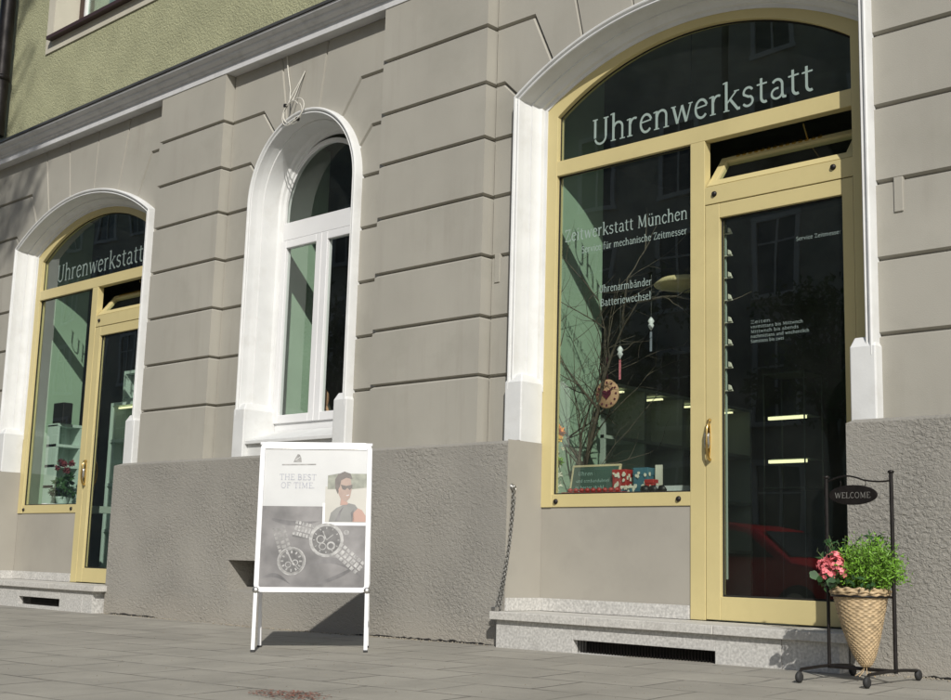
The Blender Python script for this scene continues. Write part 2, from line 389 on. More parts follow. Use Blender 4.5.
J = [1.869, 2.299, 2.745, 3.194, 3.632, 4.051, 4.496]
ZB, ZT = 1.385, 4.965
def blockpoly(mb, pts, g=.016, y0=.10, y1=.134):
    # one rusticated block: front face inset by g with sloping sides down to the groove bottom
    n = len(pts)
    area = sum(pts[i][0]*pts[(i+1) % n][1]-pts[(i+1) % n][0]*pts[i][1] for i in range(n))
    if area < 0: pts = pts[::-1]
    ins = []
    for i in range(n):
        a, b, c = Vector(pts[i-1]), Vector(pts[i]), Vector(pts[(i+1) % n])
        d1 = (b-a).normalized(); d2 = (c-b).normalized()
        n1 = Vector((-d1.y, d1.x)); n2 = Vector((-d2.y, d2.x)); h = n1+n2
        if h.length < .2: h = n1*2
        h = h/h.dot(n1) if abs(h.dot(n1)) > .3 else h
        ins.append(b+h*g)
    vs = [(p[0], y0, p[1]) for p in ins]+[(p[0], y1, p[1]) for p in pts]
    mb.add(vs, [list(range(n))]+[(i, (i+1) % n, n+(i+1) % n, n+i) for i in range(n)])
def arch_region(mb, xa, xb, A, J0, J1, rad):
    """J0, J1 = (bend offset, arch offset) of the two deflected joints; rad = list of (top offset, arch offset)."""
    I = A.inset(.03); cx = A.cx
    zr = [ZB]+J[:5]
    for s, xe in ((-1, xa), (1, xb)):
        for i in range(5):
            blockpoly(mb, [(xe, zr[i]), (cx+s*I.h, zr[i]), (cx+s*I.h, zr[i+1]), (xe, zr[i+1])])
        j1a = (cx+s*min(J1[1], I.h), I.z(cx+s*min(J1[1], I.h)))
        j0a = (cx+s*J0[1], I.z(cx+s*J0[1]))
        p = [(xe, J[4]), (cx+s*I.h, J[4])]
        if I.zs > J[4]+.01: p.append((cx+s*I.h, I.zs))
        if abs(j1a[0]-(cx+s*I.h)) > .01: p += I.arc(cx+s*I.h, j1a[0], 4)[1:]
        p += [(cx+s*J1[0], J[5]), (xe, J[5])]
        blockpoly(mb, p)
        p = [(xe, J[5]), (cx+s*J1[0], J[5])]+I.arc(j1a[0], j0a[0], 6)+[(cx+s*J0[0], J[6]), (xe, J[6])]
        blockpoly(mb, p)
        r = [q for q in rad if (q[0] < 0) == (s < 0)]
        r = sorted(r, key=lambda q: -abs(q[0]))[0]
        ra = cx+r[1]
        p = [(xe, J[6]), (cx+s*J0[0], J[6])]+I.arc(j0a[0], ra, 8)+[(cx+r[0], ZT), (xe, ZT)]
        blockpoly(mb, p)
    for a, b in zip(rad[:-1], rad[1:]):
        blockpoly(mb, [(cx+a[0], ZT)]+I.arc(cx+a[1], cx+b[1], 6)+[(cx+b[0], ZT)], g=.010)
SHIFT = -7.48
AS1 = Arch(-4.55, 1.36, 3.885, .415)
AS0 = Arch(-4.55+SHIFT, 1.36, 3.885, .415)
ASW = Arch(-8.34, .727, 3.633, .727-.001)
rs = [(-.95, -.77), (-.45, -.34), (.17, .14), (.78, .62)]
wall_parts = []
mb = MB()
arch_region(mb, -6.16, -1.9, AS1, (1.24, 1.03), (1.52, 1.34), rs)
wall_parts.append(mb); mb = MB()
arch_region(mb, -14.2, -10.52, AS0, (1.22, 1.0), (1.50, 1.34), rs)
wall_parts.append(mb); mb = MB()
arch_region(mb, -9.47, -7.30, ASW, (.66, .42), (.82, .655), [(-.43, -.29), (.21, .12)])
wall_parts.append(mb)
zr = [ZB]+J+[ZT]
for xa, xb in ((-24, -15.4), (3.1, 8)):
    mb = MB()
    for i in range(len(zr)-1): blockpoly(mb, [(xa, zr[i]), (xb, zr[i]), (xb, zr[i+1]), (xa, zr[i+1])])
    wall_parts.append(mb)
for mb in wall_parts: bpart(mb, 'coursed_wall', 'plaster')
# backing masonry with the openings
mb = MB()
ops = [AS0.inset(.048), ASW.inset(.048), AS1.inset(.048)]
x = -24.0
def sheath(mb, x0, x1, zf0, zf1, zt, y0, y1):
    mb.add([(x0, y0, zf0), (x1, y0, zf1), (x1, y0, zt), (x0, y0, zt), (x0, y1, zf0), (x1, y1, zf1), (x1, y1, zt), (x0, y1, zt)],
           [(0, 1, 2, 3), (4, 5, 6, 7), (0, 1, 5, 4)])
for A in ops:
    mb.box(x, A.cx-A.h, .131, .42, .2, 4.98)
    a = A.arc(A.cx-A.h, A.cx+A.h, 28)
    for p, q in zip(a[:-1], a[1:]): sheath(mb, p[0], q[0], p[1], q[1], 4.98, .131, .42)
    x = A.cx+A.h
mb.box(x, 8, .131, .42, .2, 4.98)
bpart(mb, 'masonry', 'plaster')

# pilasters: courses with V joints running round the three faces
def pilaster(xa, xb):
    prof = [(ZB, 0)]
    for z in J: prof += [(z-.019, 0), (z+.004, .032), (z+.017, 0)]
    prof.append((ZT+.03, 0))
    rows = [[(xa+s, .132, z), (xa+s, s, z), (xb-s, s, z), (xb-s, .132, z)] for z, s in prof]
    mb = MB(); mb.grid(rows, False)
    return bpart(mb, 'pilaster', 'plaster')
for a, b in ((-15.4, -14.2), (-10.52, -9.47), (-7.30, -6.16), (-1.9, 3.1)): pilaster(a, b)
for (a, b, z0, z1, y) in ((-3.080, -3.028, 2.555, 2.755, .091), (-6.115, -6.065, 2.55, 2.76, .092)):
    mb = MB(); mb.box(a, b, y, y+.03, z0, z1); bpart(mb, 'plaster_patch', 'plaster', bevel=.003)

# roughcast plinth with sloped ledge on top
def ledge(z0, z1, top=True):
    return [(-.10, z0), (-.10, z1), (.0, z1+.03), (.11, z1+.038), (.30, z1+.038), (.30, z0)]
mb = MB()
for a, b in ((-24, -13.25), (-3.30, 8)): mb.prof(ledge(-.1, 1.362), a, b)
mb.prof(ledge(-.1, 1.362), -8.02, -5.77)
mb.prof(ledge(-.1, 1.362), -10.75, -8.86)
mb.prof(ledge(.523, 1.362), -8.86, -8.02)
mb.prof([(-.10, -.1), (-.10, .27), (.25, .33), (.25, -.1)], -8.86, -8.02)
bpart(mb, 'plinth', 'rough')
mb = MB(); mb.box(-8.86, -8.02, .24, .27, .2, .55); bpart(mb, 'basement_niche_back', 'dark')
random.seed(12)
for ga, gb in ((-7.25, -5.86), (-10.66, -9.85), (-2.95, -1.9)):
    mb = MB(); n = int((gb-ga)/.035)
    top = []; bot = []
    for i in range(n+1):
        xx = ga+(gb-ga)*i/n; e = min(i, n-i)/3; k = min(e, 1)
        top.append((xx, gz(xx)+.003+k*random.uniform(.004, .016))); bot.append((xx, gz(xx)-.01))
    mb.grid([[(p[0], -.1025, p[1]) for p in top], [(p[0], -.1035, p[1]) for p in bot]], False)
    bpart(mb, 'foot_crack', 'dark')
# smooth plaster on the reveals of the plinth (faces the shop doors)
M['reveal'] = mat('smooth_reveal', (.325, .305, .262), .9, var=.06, vscale=2, bump=.15, bscale=120, bdist=.002, dirt=(.27, .255, .22, .5), dscale=3)
for xr in (-5.77, -5.77+SHIFT):
    mb = MB(); mb.box(xr, xr+.004, -.098, .26, .2, 1.388); bpart(mb, 'reveal', 'reveal')

# mouldings round the openings
def moulding(A, z0, z1, yend, name='arch_trim', wid=.145):
    k = wid/.145
    pr = [(0, .12), (0, .040), (.004, .026), (.012, .020), (.022, .023), (.028, .034), (.030, .043), (.035, .043), (.038, .032), (.046, .030), (.052, .036),
          (.056, .085), (.060, .10), (.070, .13), (.073, .145), (.083, .147), (.086, .16), (.100, yend-.06), (.120, yend-.045), (.124, yend-.02), (.145, yend-.012), (.145, yend+.01)]
    rows = []
    for d, y in pr:
        o = A.inset(d*k).outline(z0, z1, 40)
        rows.append([(p[0], y, p[1]) for p in o])
    mb = MB(); mb.grid(rows, True)
    o = bpart(mb, name, 'white')
    e = o.modifiers.new('es', 'EDGE_SPLIT'); e.split_angle = radians(32)
    return o
def foot(A, s, depth):
    # pedestal block under the moulding: sloping cap, slightly proud
    x0 = A.cx+s*(A.h+.012); x1 = A.cx+s*(A.h-.142)
    a, b = min(x0, x1), max(x0, x1)
    mb = MB()
    mb.add([(a, .022, ZB-.008), (b, .022, ZB-.008), (b, depth, ZB-.008), (a, depth, ZB-.008), (a, .022, 1.80), (b, .022, 1.80), (b, depth, 1.80), (a, depth, 1.80),
            (a+.012, .06, 1.86), (b-.03, .06, 1.86), (b-.03, depth, 1.86), (a+.012, depth, 1.86)],
           [(0, 1, 2, 3), (0, 1, 5, 4), (1, 2, 6, 5), (2, 3, 7, 6), (3, 0, 4, 7), (4, 5, 9, 8), (5, 6, 10, 9), (6, 7, 11, 10), (7, 4, 8, 11), (8, 9, 10, 11)])
    return mb
for A, d in ((AS0, .255), (AS1, .255), (ASW, .36)):
    t = moulding(A, 1.75, 1.75, d)
    for s in (-1, 1):
        f = foot(A, s, d-.004)
        bpart(f, 'trim_foot', 'white', t, .008)
# arched window's sloping sill and apron
mb = MB(); mb.prof([(.045, 1.50), (.045, 1.53), (.35, 1.635), (.35, 1.50)], -8.34-.585, -8.34+.585)
mb.prof([(.075, 1.388), (.075, 1.50), (.35, 1.50), (.35, 1.388)], -8.34-.585, -8.34+.585)
bpart(mb, 'sill', 'white', bevel=.004)

# cornice band
mb = MB()
mb.prof([(.13, 4.952), (-.007, 4.952), (-.009, 5.022), (-.022, 5.026), (-.030, 5.034), (-.034, 5.048), (-.066, 5.062), (-.078, 5.074), (-.082, 5.090), (-.112, 5.106), (-.122, 5.116), (-.124, 5.134), (.13, 5.15)], -24, 8)
cor = bpart(mb, 'cornice', 'cornice', bevel=.002)
mb = MB(); mb.prof([(-.138, 5.137), (-.138, 5.160), (-.130, 5.168), (.09, 5.225), (.13, 5.225), (.13, 5.153)], -24, 8)
bpart(mb, 'flashing', 'flashing', cor)

# upper storey with one visible window
mb = MB()
UX0, UX1, UZ0, UZ1 = -13.02, -10.75, 6.26, 8.4
mb.box(-24, UX0, .08, .5, 5.2, 12); mb.box(UX1, 8, .08, .5, 5.2, 12); mb.box(UX0, UX1, .08, .5, 5.2, UZ0); mb.box(UX0, UX1, .08, .5, UZ1, 12)
bpart(mb, 'upper_wall', 'green')
mb = MB()
for a, b, c, d in ((UX0-.14, UX0, 6.13, UZ1+.14), (UX1, UX1+.14, 6.13, UZ1+.14), (UX0, UX1, 6.13, UZ0), (UX0, UX1, UZ1, UZ1+.14)): mb.box(a, b, .065, .1, c, d)
sur = bpart(mb, 'window_surround', 'beige')
mb = MB(); mb.box(UX0, UX0+.012, .066, .40, UZ0, UZ1); bpart(mb, 'reveal_lining', 'beige', sur)
mb = MB(); mb.prof([(-.005, 6.255), (-.005, 6.295), (.42, 6.35), (.42, 6.26)], UX0-.01, UX1+.01); bpart(mb, 'sill', 'brown', sur)
mb = MB()
for a, b in ((UX0+.012, UX0+.10), (-11.93, -11.83), (UX1-.09, UX1)): mb.box(a, b, .36, .42, 6.34, UZ1)
mb.box(UX0+.10, UX1-.09, .362, .42, 6.34, 6.42); mb.box(UX0+.10, UX1-.09, .362, .42, 8.3, UZ1)
uf = bpart(mb, 'window_frame', 'brown', bevel=.004)
mb = MB()
for a, b in ((UX0+.10, UX0+.15), (-11.98, -11.93)): mb.box(a, b, .372, .41, 6.42, 8.3)
mb.box(UX0+.15, -11.98, .373, .41, 6.42, 6.47)
bpart(mb, 'sash', 'plastic', uf, .003)
mb = MB(); mb.box(UX0+.15, -11.98, .395, .40, 6.47, 8.3); mb.box(-11.83, UX1-.09, .395, .40, 6.42, 8.3); bpart(mb, 'pane', 'glass', uf)
mb = MB()
for k in range(26):
    xx = UX0+.16+k*.082
    mb.prof([(.46+.015*sin(k*2.4), 6.45), (.47+.015*sin(k*2.4), 8.35), (.49, 8.35), (.48, 6.45)], xx, xx+.075)
M['curtain'] = mat('net_curtain', (.42, .42, .38), .9, var=.2, vscale=8)
bpart(mb, 'curtain', 'curtain')
# rest of the building's shell so it stands as a block
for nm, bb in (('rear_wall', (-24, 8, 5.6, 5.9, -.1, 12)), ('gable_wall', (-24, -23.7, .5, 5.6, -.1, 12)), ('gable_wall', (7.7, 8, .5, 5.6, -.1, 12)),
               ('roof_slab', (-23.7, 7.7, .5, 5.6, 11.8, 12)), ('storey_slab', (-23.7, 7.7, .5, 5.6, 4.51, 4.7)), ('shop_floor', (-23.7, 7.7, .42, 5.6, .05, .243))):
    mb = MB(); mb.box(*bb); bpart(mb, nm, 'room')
# rooms: partitions
for a, b, y0, y1 in ((-6.10, -5.98, .42, 1.18), (-13.62, -13.46, .42, 1.02), (-9.35, -9.15, .42, 1.02)):
    mb = MB(); mb.box(a, b, y0, y1, .243, 4.5); bpart(mb, 'painted_pier', 'mint')
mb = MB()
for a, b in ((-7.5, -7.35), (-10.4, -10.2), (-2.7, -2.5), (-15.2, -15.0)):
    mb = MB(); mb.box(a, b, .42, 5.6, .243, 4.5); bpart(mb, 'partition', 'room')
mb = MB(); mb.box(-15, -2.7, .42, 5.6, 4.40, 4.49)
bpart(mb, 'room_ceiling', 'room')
mb = MB(); mb.box(-10.2, -7.5, 3.2, 3.3, .243, 4.4); bpart(mb, 'partition', 'room')

# ------------------------------------------------------------------ serif stroke alphabet for the sign-writing on the glass
def arc(cx, cy, rx, ry, a0, a1, n=10):
    return [(cx+rx*cos(radians(a0+(a1-a0)*i/n)), cy+ry*sin(radians(a0+(a1-a0)*i/n))) for i in range(n+1)]
T_, t_ = .155, .085          # thick and thin strokes (x-height = 1)
def stem(x, y0, y1, top=True, bot=True, flag=True):
    s = [([(x, y0), (x, y1)], T_)]
    if bot: s.append(([(x-.17, y0+.03), (x+.17, y0+.03)], .06))
    if top: s.append(([(x-.2, y1-.07), (x, y1-.02)] if flag else [(x-.17, y1-.03), (x+.17, y1-.03)], .07))
    return s
G = {
 'U': (1.25, stem(.25, .35, 1.4, True, False, False)+[([(.25, .36)]+arc(.61, .38, .36, .36, 180, 360), .12)]+stem(.97, .37, 1.4, True, False, False)),
 'h': (1.08, stem(.22, 0, 1.5)+[([(.25, .72)]+arc(.53, .66, .28, .29, 150, 0)+[(.81, 0)], .13)]+[([(.64, .03), (.98, .03)], .06)]),
 'r': (.78, stem(.22, 0, .97)+[([(.24, .62)]+arc(.52, .62, .26, .31, 170, 60), .12)]),
 'e': (.92, [(arc(.47, .49, .34, .46, 20, 320, 18), .13), ([(.15, .56), (.79, .62)], .08)]),
 'n': (1.08, stem(.22, 0, .97)+[([(.25, .66)]+arc(.53, .66, .28, .29, 160, 0)+[(.81, 0)], .13)]+[([(.64, .03), (.98, .03)], .06)]),
 'w': (1.38, [([(.16, .95), (.42, .04)], T_), ([(.42, .04), (.69, .93)], t_), ([(.69, .93), (.95, .04)], T_), ([(.95, .04), (1.22, .95)], t_), ([(.02, .94), (.32, .94)], .06), ([(1.08, .94), (1.34, .94)], .06)]),
 'k': (1.05, stem(.22, 0, 1.5)+[([(.27, .42), (.80, .94)], t_), ([(.44, .57), (.86, .03), (1.0, .04)], .14), ([(.65, .94), (.95, .94)], .06)]),
 's': (.82, [(arc(.40, .70, .25, .24, 25, 200, 10)+[(.42, .48)]+arc(.38, .27, .27, .24, 60, -155, 12), .12)]),
 't': (.72, [([(.30, 1.22), (.30, .28)]+arc(.50, .27, .2, .24, 180, 300), .14), ([(.06, .92), (.62, .95)], .085)]),
 'a': (.98, [(arc(.45, .68, .27, .27, 150, 0, 8)+[(.72, .2), (.78, .05), (.93, .04)], .13), (arc(.43, .28, .28, .25, 70, 350, 14), .11)]),
 'Z': (1.15, [([(.16, 1.1), (.17, 1.36), (.95, 1.36), (.17, .05), (.98, .05), (1.0, .32)], .11)]),
 'i': (.52, stem(.25, 0, .97)+[(arc(.25, 1.3, .05, .05, 0, 330, 8), .09)]),
 'M': (1.62, [([(.3, .02), (.33, 1.38)], t_), ([(.33, 1.38), (.80, .12)], T_), ([(.80, .12), (1.27, 1.38)], t_), ([(1.27, 1.38), (1.30, .02)], T_), ([(.14, .03), (.46, .03)], .06), ([(1.12, .03), (1.48, .03)], .06), ([(.14, 1.37), (.36, 1.37)], .06), ([(1.25, 1.37), (1.46, 1.37)], .06)]),
 'c': (.85, [(arc(.46, .48, .33, .46, 40, 325, 16), .13)]),
 'B': (1.15, stem(.25, 0, 1.4, True, True, False)+[([(.27, 1.34)]+arc(.55, 1.05, .32, .3, 85, -85)+[(.3, .74)], .11), ([(.3, .73)]+arc(.58, .38, .36, .34, 85, -85)+[(.27, .05)], .12)]),
 'l': (.52, stem(.25, 0, 1.5)),
 'd': (1.08, stem(.80, 0, 1.5)+[(arc(.46, .48, .30, .45, 30, 330, 16), .12)]),
 'b': (1.08, stem(.25, 0, 1.5)+[(arc(.55, .48, .30, .45, 150, -150, 16), .12)]),
 'm': (1.62, stem(.22, 0, .97)+[([(.25, .66)]+arc(.50, .66, .26, .29, 160, 0)+[(.76, 0)], .13), ([(.78, .66)]+arc(1.04, .66, .26, .29, 160, 0)+[(1.30, 0)], .13)]+[([(1.14, .03), (1.46, .03)], .06), ([(.62, .03), (.90, .03)], .06)]),
 'S': (1.0, [(arc(.48, 1.03, .30, .33, 30, 220, 12)+arc(.48, .37, .33, .35, 50, -150, 12), .13)]),
 'v': (.95, [([(.14, .95), (.46, .04)], T_), ([(.46, .04), (.78, .95)], t_), ([(0, .94), (.30, .94)], .06), ([(.64, .94), (.92, .94)], .06)]),
 'f': (.66, [([(.28, 0), (.28, 1.2)]+arc(.48, 1.2, .2, .25, 180, 50), .13), ([(.06, .92), (.56, .94)], .08), ([(.1, .03), (.46, .03)], .06)]),
 'T': (1.15, [([(.57, .02), (.57, 1.37)], T_), ([(.08, 1.1), (.1, 1.36), (1.04, 1.36), (1.06, 1.1)], .08), ([(.38, .03), (.76, .03)], .06)]),
 'H': (1.35, stem(.28, 0, 1.4, True, True, False)+stem(1.05, 0, 1.4, True, True, False)+[([(.28, .72), (1.05, .72)], .08)]),
 'E': (1.1, stem(.28, 0, 1.4, False, False)+[([(.1, 1.36), (.95, 1.36), (.97, 1.1)], .08), ([(.3, .72), (.8, .72)], .08), ([(.1, .04), (.98, .04), (1.02, .33)], .08)]),
 'O': (1.35, [(arc(.67, .70, .50, .68, 90, 445, 24), .12)]),
 'F': (1.05, stem(.28, 0, 1.4, False, True)+[([(.1, 1.36), (.93, 1.36), (.95, 1.1)], .08), ([(.3, .72), (.78, .72)], .08)]),
 'I': (.58, stem(.28, 0, 1.4, True, True, False)),
 'W': (1.75, [([(.16, 1.36), (.52, .04)], T_), ([(.52, .04), (.87, 1.3)], t_), ([(.87, 1.3), (1.22, .04)], T_), ([(1.22, .04), (1.58, 1.36)], t_)]),
 'L': (1.05, stem(.28, 0, 1.4, True, False, False)+[([(.1, .04), (.93, .04), (.97, .35)], .08)]),
 'C': (1.15, [(arc(.62, .70, .45, .67, 45, 315, 20), .12)]),
 '.': (.35, [(arc(.16, .08, .05, .05, 0, 330, 8), .1)]),
 ' ': (.55, []),
}
G['u'] = (1.08, [([(.22, .95), (.22, .32)]+arc(.50, .32, .28, .28, 180, 350), .13)]+stem(.80, 0, .97))
G['ü'] = (1.08, G['u'][1]+[(arc(.34, 1.3, .045, .045, 0, 330, 8), .08), (arc(.66, 1.3, .045, .045, 0, 330, 8), .08)])
G['ä'] = (.98, G['a'][1]+[(arc(.30, 1.3, .045, .045, 0, 330, 8), .08), (arc(.60, 1.3, .045, .045, 0, 330, 8), .08)])
G['z'] = (.88, [([(.12, .74), (.13, .93), (.72, .93), (.12, .05), (.74, .05), (.77, .24)], .10)])
G['y'] = G['v']
def ribbon(mb, pts, w, f, dz):
    P = [Vector(p) for p in pts]; L = []; R = []
    for i, p in enumerate(P):
        a = (P[i]-P[i-1]).normalized() if i else (P[1]-P[0]).normalized()
        b = (P[i+1]-P[i]).normalized() if i < len(P)-1 else a
        d = a+b
        if d.length < .3: d = a
        d.normalize(); n = Vector((-d.y, d.x)); k = min(1/max(n.dot(Vector((-a.y, a.x))), .5), 1.6)
        L.append(p+n*w*.5*k); R.append(p-n*w*.5*k)
    n = len(P)
    mb.add([f(q.x, q.y, dz) for q in L]+[f(q.x, q.y, dz) for q in R], [(i, i+1, n+i+1, n+i) for i in range(n-1)])
def text_width(s, track=0): return sum(G[c][0]+track for c in s)
def write(mb, s, x, z, width, f3, xh=None, track=0, bold=1.0):
    """strokes of the string from (x,z) to width; f3 maps (u,v,depth) to 3-D"""
    k = width/text_width(s, track); kz = xh if xh else k; cx = x; i = 0
    for c in s:
        adv, st = G[c]
        for pts, w in st:
            i += 1
            ribbon(mb, [(cx+p[0]*k, z+p[1]*kz) for p in pts], w*min(k, kz)*bold, f3, .00025*(i % 5))
        cx += (adv+track)*k
def fglass(y): return lambda u, v, d: (u, y-d, v)

# ------------------------------------------------------------------ shopfronts
FG = Arch(-4.54, 1.135, 3.742, .355)      # fanlight glass
FO = Arch(-4.52, 1.262, 3.80, .375)      # frame's outer line
YF = .25
def shopfront(dx, left=False):
    T = lambda mb: [setattr(mb, 'v', [(v[0]+dx, v[1], v[2]) for v in mb.v])]
    def add(mb, name, m, parent, bevel=0):
        T(mb); return bpart(mb, name, m, parent, bevel)
    # main frame: outer ring plus bars
    mb = MB()
    o = FO.outline(.947, .25, 40); g = FG.outline(.947, .25, 40)
    mb.grid([[(p[0], YF+.07, p[1]) for p in o], [(p[0], YF, p[1]) for p in o], [(p[0], YF, p[1]) for p in g], [(p[0], YF+.07, p[1]) for p in g]], False)
    e = .0015
    mb.box(-5.675, -3.405, YF+e, YF+.07, 3.30, 3.408)
    mb.box(-4.542, -4.432, YF+e, YF+.07, .25, 3.30)
    mb.box(-5.675, -4.542, YF+2*e, YF+.07, .947, 1.034)
    mb.box(-4.432, -3.405, YF+2*e, YF+.07, 2.868, 2.985)
    fr = add(mb, 'shopfront_frame', 'frame', B, .003)
    # glazing beads (dark seal lines) and panes
    mb = MB(); a = FG.inset(.004).outline(3.412, 3.412, 36)
    mb.add([(p[0], YF+.040, p[1]) for p in a], [list(range(len(a)))])
    fan = add(mb, 'fanlight_pane', 'glass', fr)
    mb = MB(); mb.add([(-5.672, YF+.04, 1.037), (-4.545, YF+.04, 1.037), (-4.545, YF+.04, 3.297), (-5.672, YF+.04, 3.297)], [(0, 1, 2, 3)])
    add(mb, 'display_pane', 'glass', fr)
    mb = MB()
    r = FG.outline(3.408, 3.408, 36); q = FG.inset(.012).outline(3.42, 3.42, 36)
    mb.grid([[(p[0], YF+.036, p[1]) for p in r], [(p[0], YF+.036, p[1]) for p in q]], False)
    for x0, x1, z0, z1 in ((-5.675, -4.542, 1.034, 3.30),):
        mb.box(x0, x0+.01, YF+.03, YF+.038, z0, z1); mb.box(x1-.01, x1, YF+.03, YF+.038, z0, z1)
        mb.box(x0+.01, x1-.01, YF+.03, YF+.038, z0, z0+.01); mb.box(x0+.01, x1-.01, YF+.03, YF+.038, z1-.01, z1)
    add(mb, 'glazing_seal', 'dark', fr)
    for bx, bz in ((-5.635, .985), (-4.63, .99), (-4.36, 2.93), (-3.53, 2.945)):
        mb = MB(); mb.lathe([(.002, -.012), (.014, -.010), (.019, .0), (.019, .006)], (bx, YF, bz), 10, 'Y')
        add(mb, 'bolt_cap', 'black', fr)
    # vent light: hopper sash tilted inwards about its lower edge
    hx0, hx1, h = -4.425, -3.412, .30
    R = Matrix.Translation((0, YF+.01, 2.992)) @ Matrix.Rotation(radians(-38), 4, 'X')
    mb = MB()
    W = lambda a, b, c, d, y0=0, y1=.045: mb.box(a, b, y0, y1, c, d, R)
    W(hx0, hx1, 0, .055); W(hx0, hx0+.055, .055, h-.045, .001, .045); W(hx1-.055, hx1, .055, h-.045, .001, .045); W(hx0, hx1, h-.045, h)
    vs = add(mb, 'vent_sash', 'frame', B, .003)
    mb = MB(); mb.add([R @ Vector(p) for p in ((hx0+.055, .02, .055), (hx1-.055, .02, .055), (hx1-.055, .02, h-.045), (hx0+.055, .02, h-.045))], [(0, 1, 2, 3)])
    add(mb, 'vent_pane', 'glass', vs)
    mb = MB()
    for k in range(14):
        xx = hx0+.12+k*.045
        mb.box(xx, xx+.022, -.010, -.001, h-.022, h+.004, R)  # brass teeth stand in for the lit and shaded saw pattern along the rail
    mb.tube([R @ Vector((hx0+.62, .03, h)), (hx0+.66, YF+.08, 3.29)], .006, 6)
    add(mb, 'stay_and_lit_teeth', 'brass', vs)
    # door leaf
    D = lambda mb, a, b, c, d, y=YF+.004: mb.box(a, b, y, y+.055, c, d)
    mb = MB()
    D(mb, -4.428, -4.325, .256, 2.862); D(mb, -3.478, -3.408, .256, 2.862)
    D(mb, -4.325, -3.478, .256, .396, YF+.0055); D(mb, -4.325, -3.478, 2.768, 2.862, YF+.0055)
    door = add(mb, 'shop_door', 'frame', B, .003)
    mb = MB(); mb.add([(-4.325, YF+.035, .396), (-3.478, YF+.035, .396), (-3.478, YF+.035, 2.768), (-4.325, YF+.035, 2.768)], [(0, 1, 2, 3)])
    dpane = add(mb, 'door_pane', 'glass', door)
    mb = MB()
    mb.box(-4.325, -4.313, YF+.03, YF+.034, .396, 2.768); mb.box(-3.49, -3.478, YF+.03, YF+.034, .396, 2.768)
    mb.box(-4.313, -3.49, YF+.03, YF+.034, .396, .408); mb.box(-4.313, -3.49, YF+.03, YF+.034, 2.756, 2.768)
    add(mb, 'door_seal', 'dark', door)
    # pull handle: brass bow with a dark grip on a back plate
    mb = MB()
    mb.poly([(-4.405+.013*cos(t), 1.352+.125*sin(t)) for t in [2*pi*i/20 for i in range(20)]], YF-.006, YF+.004)
    pts = [(-4.392, YF-.005, 1.228), (-4.388, YF-.030, 1.236), (-4.386, YF-.050, 1.29), (-4.386, YF-.054, 1.352), (-4.386, YF-.050, 1.415), (-4.388, YF-.030, 1.468), (-4.392, YF-.005, 1.476)]
    mb.tube(pts, [.010, .010, .008, .007, .008, .010, .010], 8)
    hd = add(mb, 'door_handle', 'brass', door, 0)
    mb = MB(); mb.lathe([(.002, -.05), (.014, -.045), (.020, -.02), (.016, .02), (.020, .045), (.002, .05)], (-4.402, YF-.022, 1.345), 12)
    add(mb, 'door_lock', 'steel', door)
    # rendered parapet under the display window, granite skirting
    mb = MB(); mb.box(-5.77, -4.542, YF+.012, YF+.06, .243, .946)
    add(mb, 'parapet', 'reveal', B)
    mb = MB(); mb.box(-5.766, -4.548, YF-.004, YF+.011, .249, .334)
    mb.box(-5.7655, -5.750, -.10, YF-.0045, .249, .334)
    add(mb, 'skirting', 'granite', B, .002)
    # lettering
    mb = MB(); tf = fglass(YF+.038)
    write(mb, 'Uhrenwerkstatt', -5.395, 3.474, 1.735, tf, xh=.135, bold=1.0)
    ft = add(mb, 'lettering', 'letterdim' if left else 'letter', fan)
    ft['label'] = 'white serif lettering reading Uhrenwerkstatt across the fanlight'
    if not left:
        for txt, tx, tz, tw, th_, tb in (('Zeitwerkstatt München', -5.625, 2.812, 1.04, .062, 1.15), ('Service für mechanische Zeitmesser', -5.47, 2.712, .88, .034, 1.3),
                                    ('Uhrenarmbänder', -5.31, 2.408, .44, .036, 1.3), ('Batteriewechsel', -5.30, 2.312, .425, .036, 1.3)):
            mb = MB(); write(mb, txt, tx, tz, tw, tf, xh=th_, bold=tb)
            l = add(mb, 'lettering', 'letter', fr); l['label'] = 'white lettering reading ' + txt + ' on the display glass'
        mb = MB(); td = fglass(YF+.033)
        write(mb, 'Service Zeitmesser', -3.80, 2.540, .30, td, xh=.017, bold=1.5)
        l = add(mb, 'lettering', 'letterdim', dpane); l['label'] = 'one short pale line of lettering high on the door glass'; mb = MB()
        for i, (s, w) in enumerate((('Zeiten', .14), ('Vormittags bis Mittwoch', .36), ('Mittwoch bis Abends', .33), ('Nachmittags und wochentlich', .40), ('Samstags bis zwei', .23))):
            s2 = ''.join(c if c in G else 'n' for c in s.replace('V', 'v').replace('N', 'n').replace('A', 'a'))
            write(mb, s2, -4.12, 2.062-i*.030, w, td, xh=.014, bold=1.5)
        l = add(mb, 'door_lettering', 'letterdim', dpane); l['label'] = 'small pale opening hours lettering on the door glass'
shopfront(0)
shopfront(SHIFT, True)

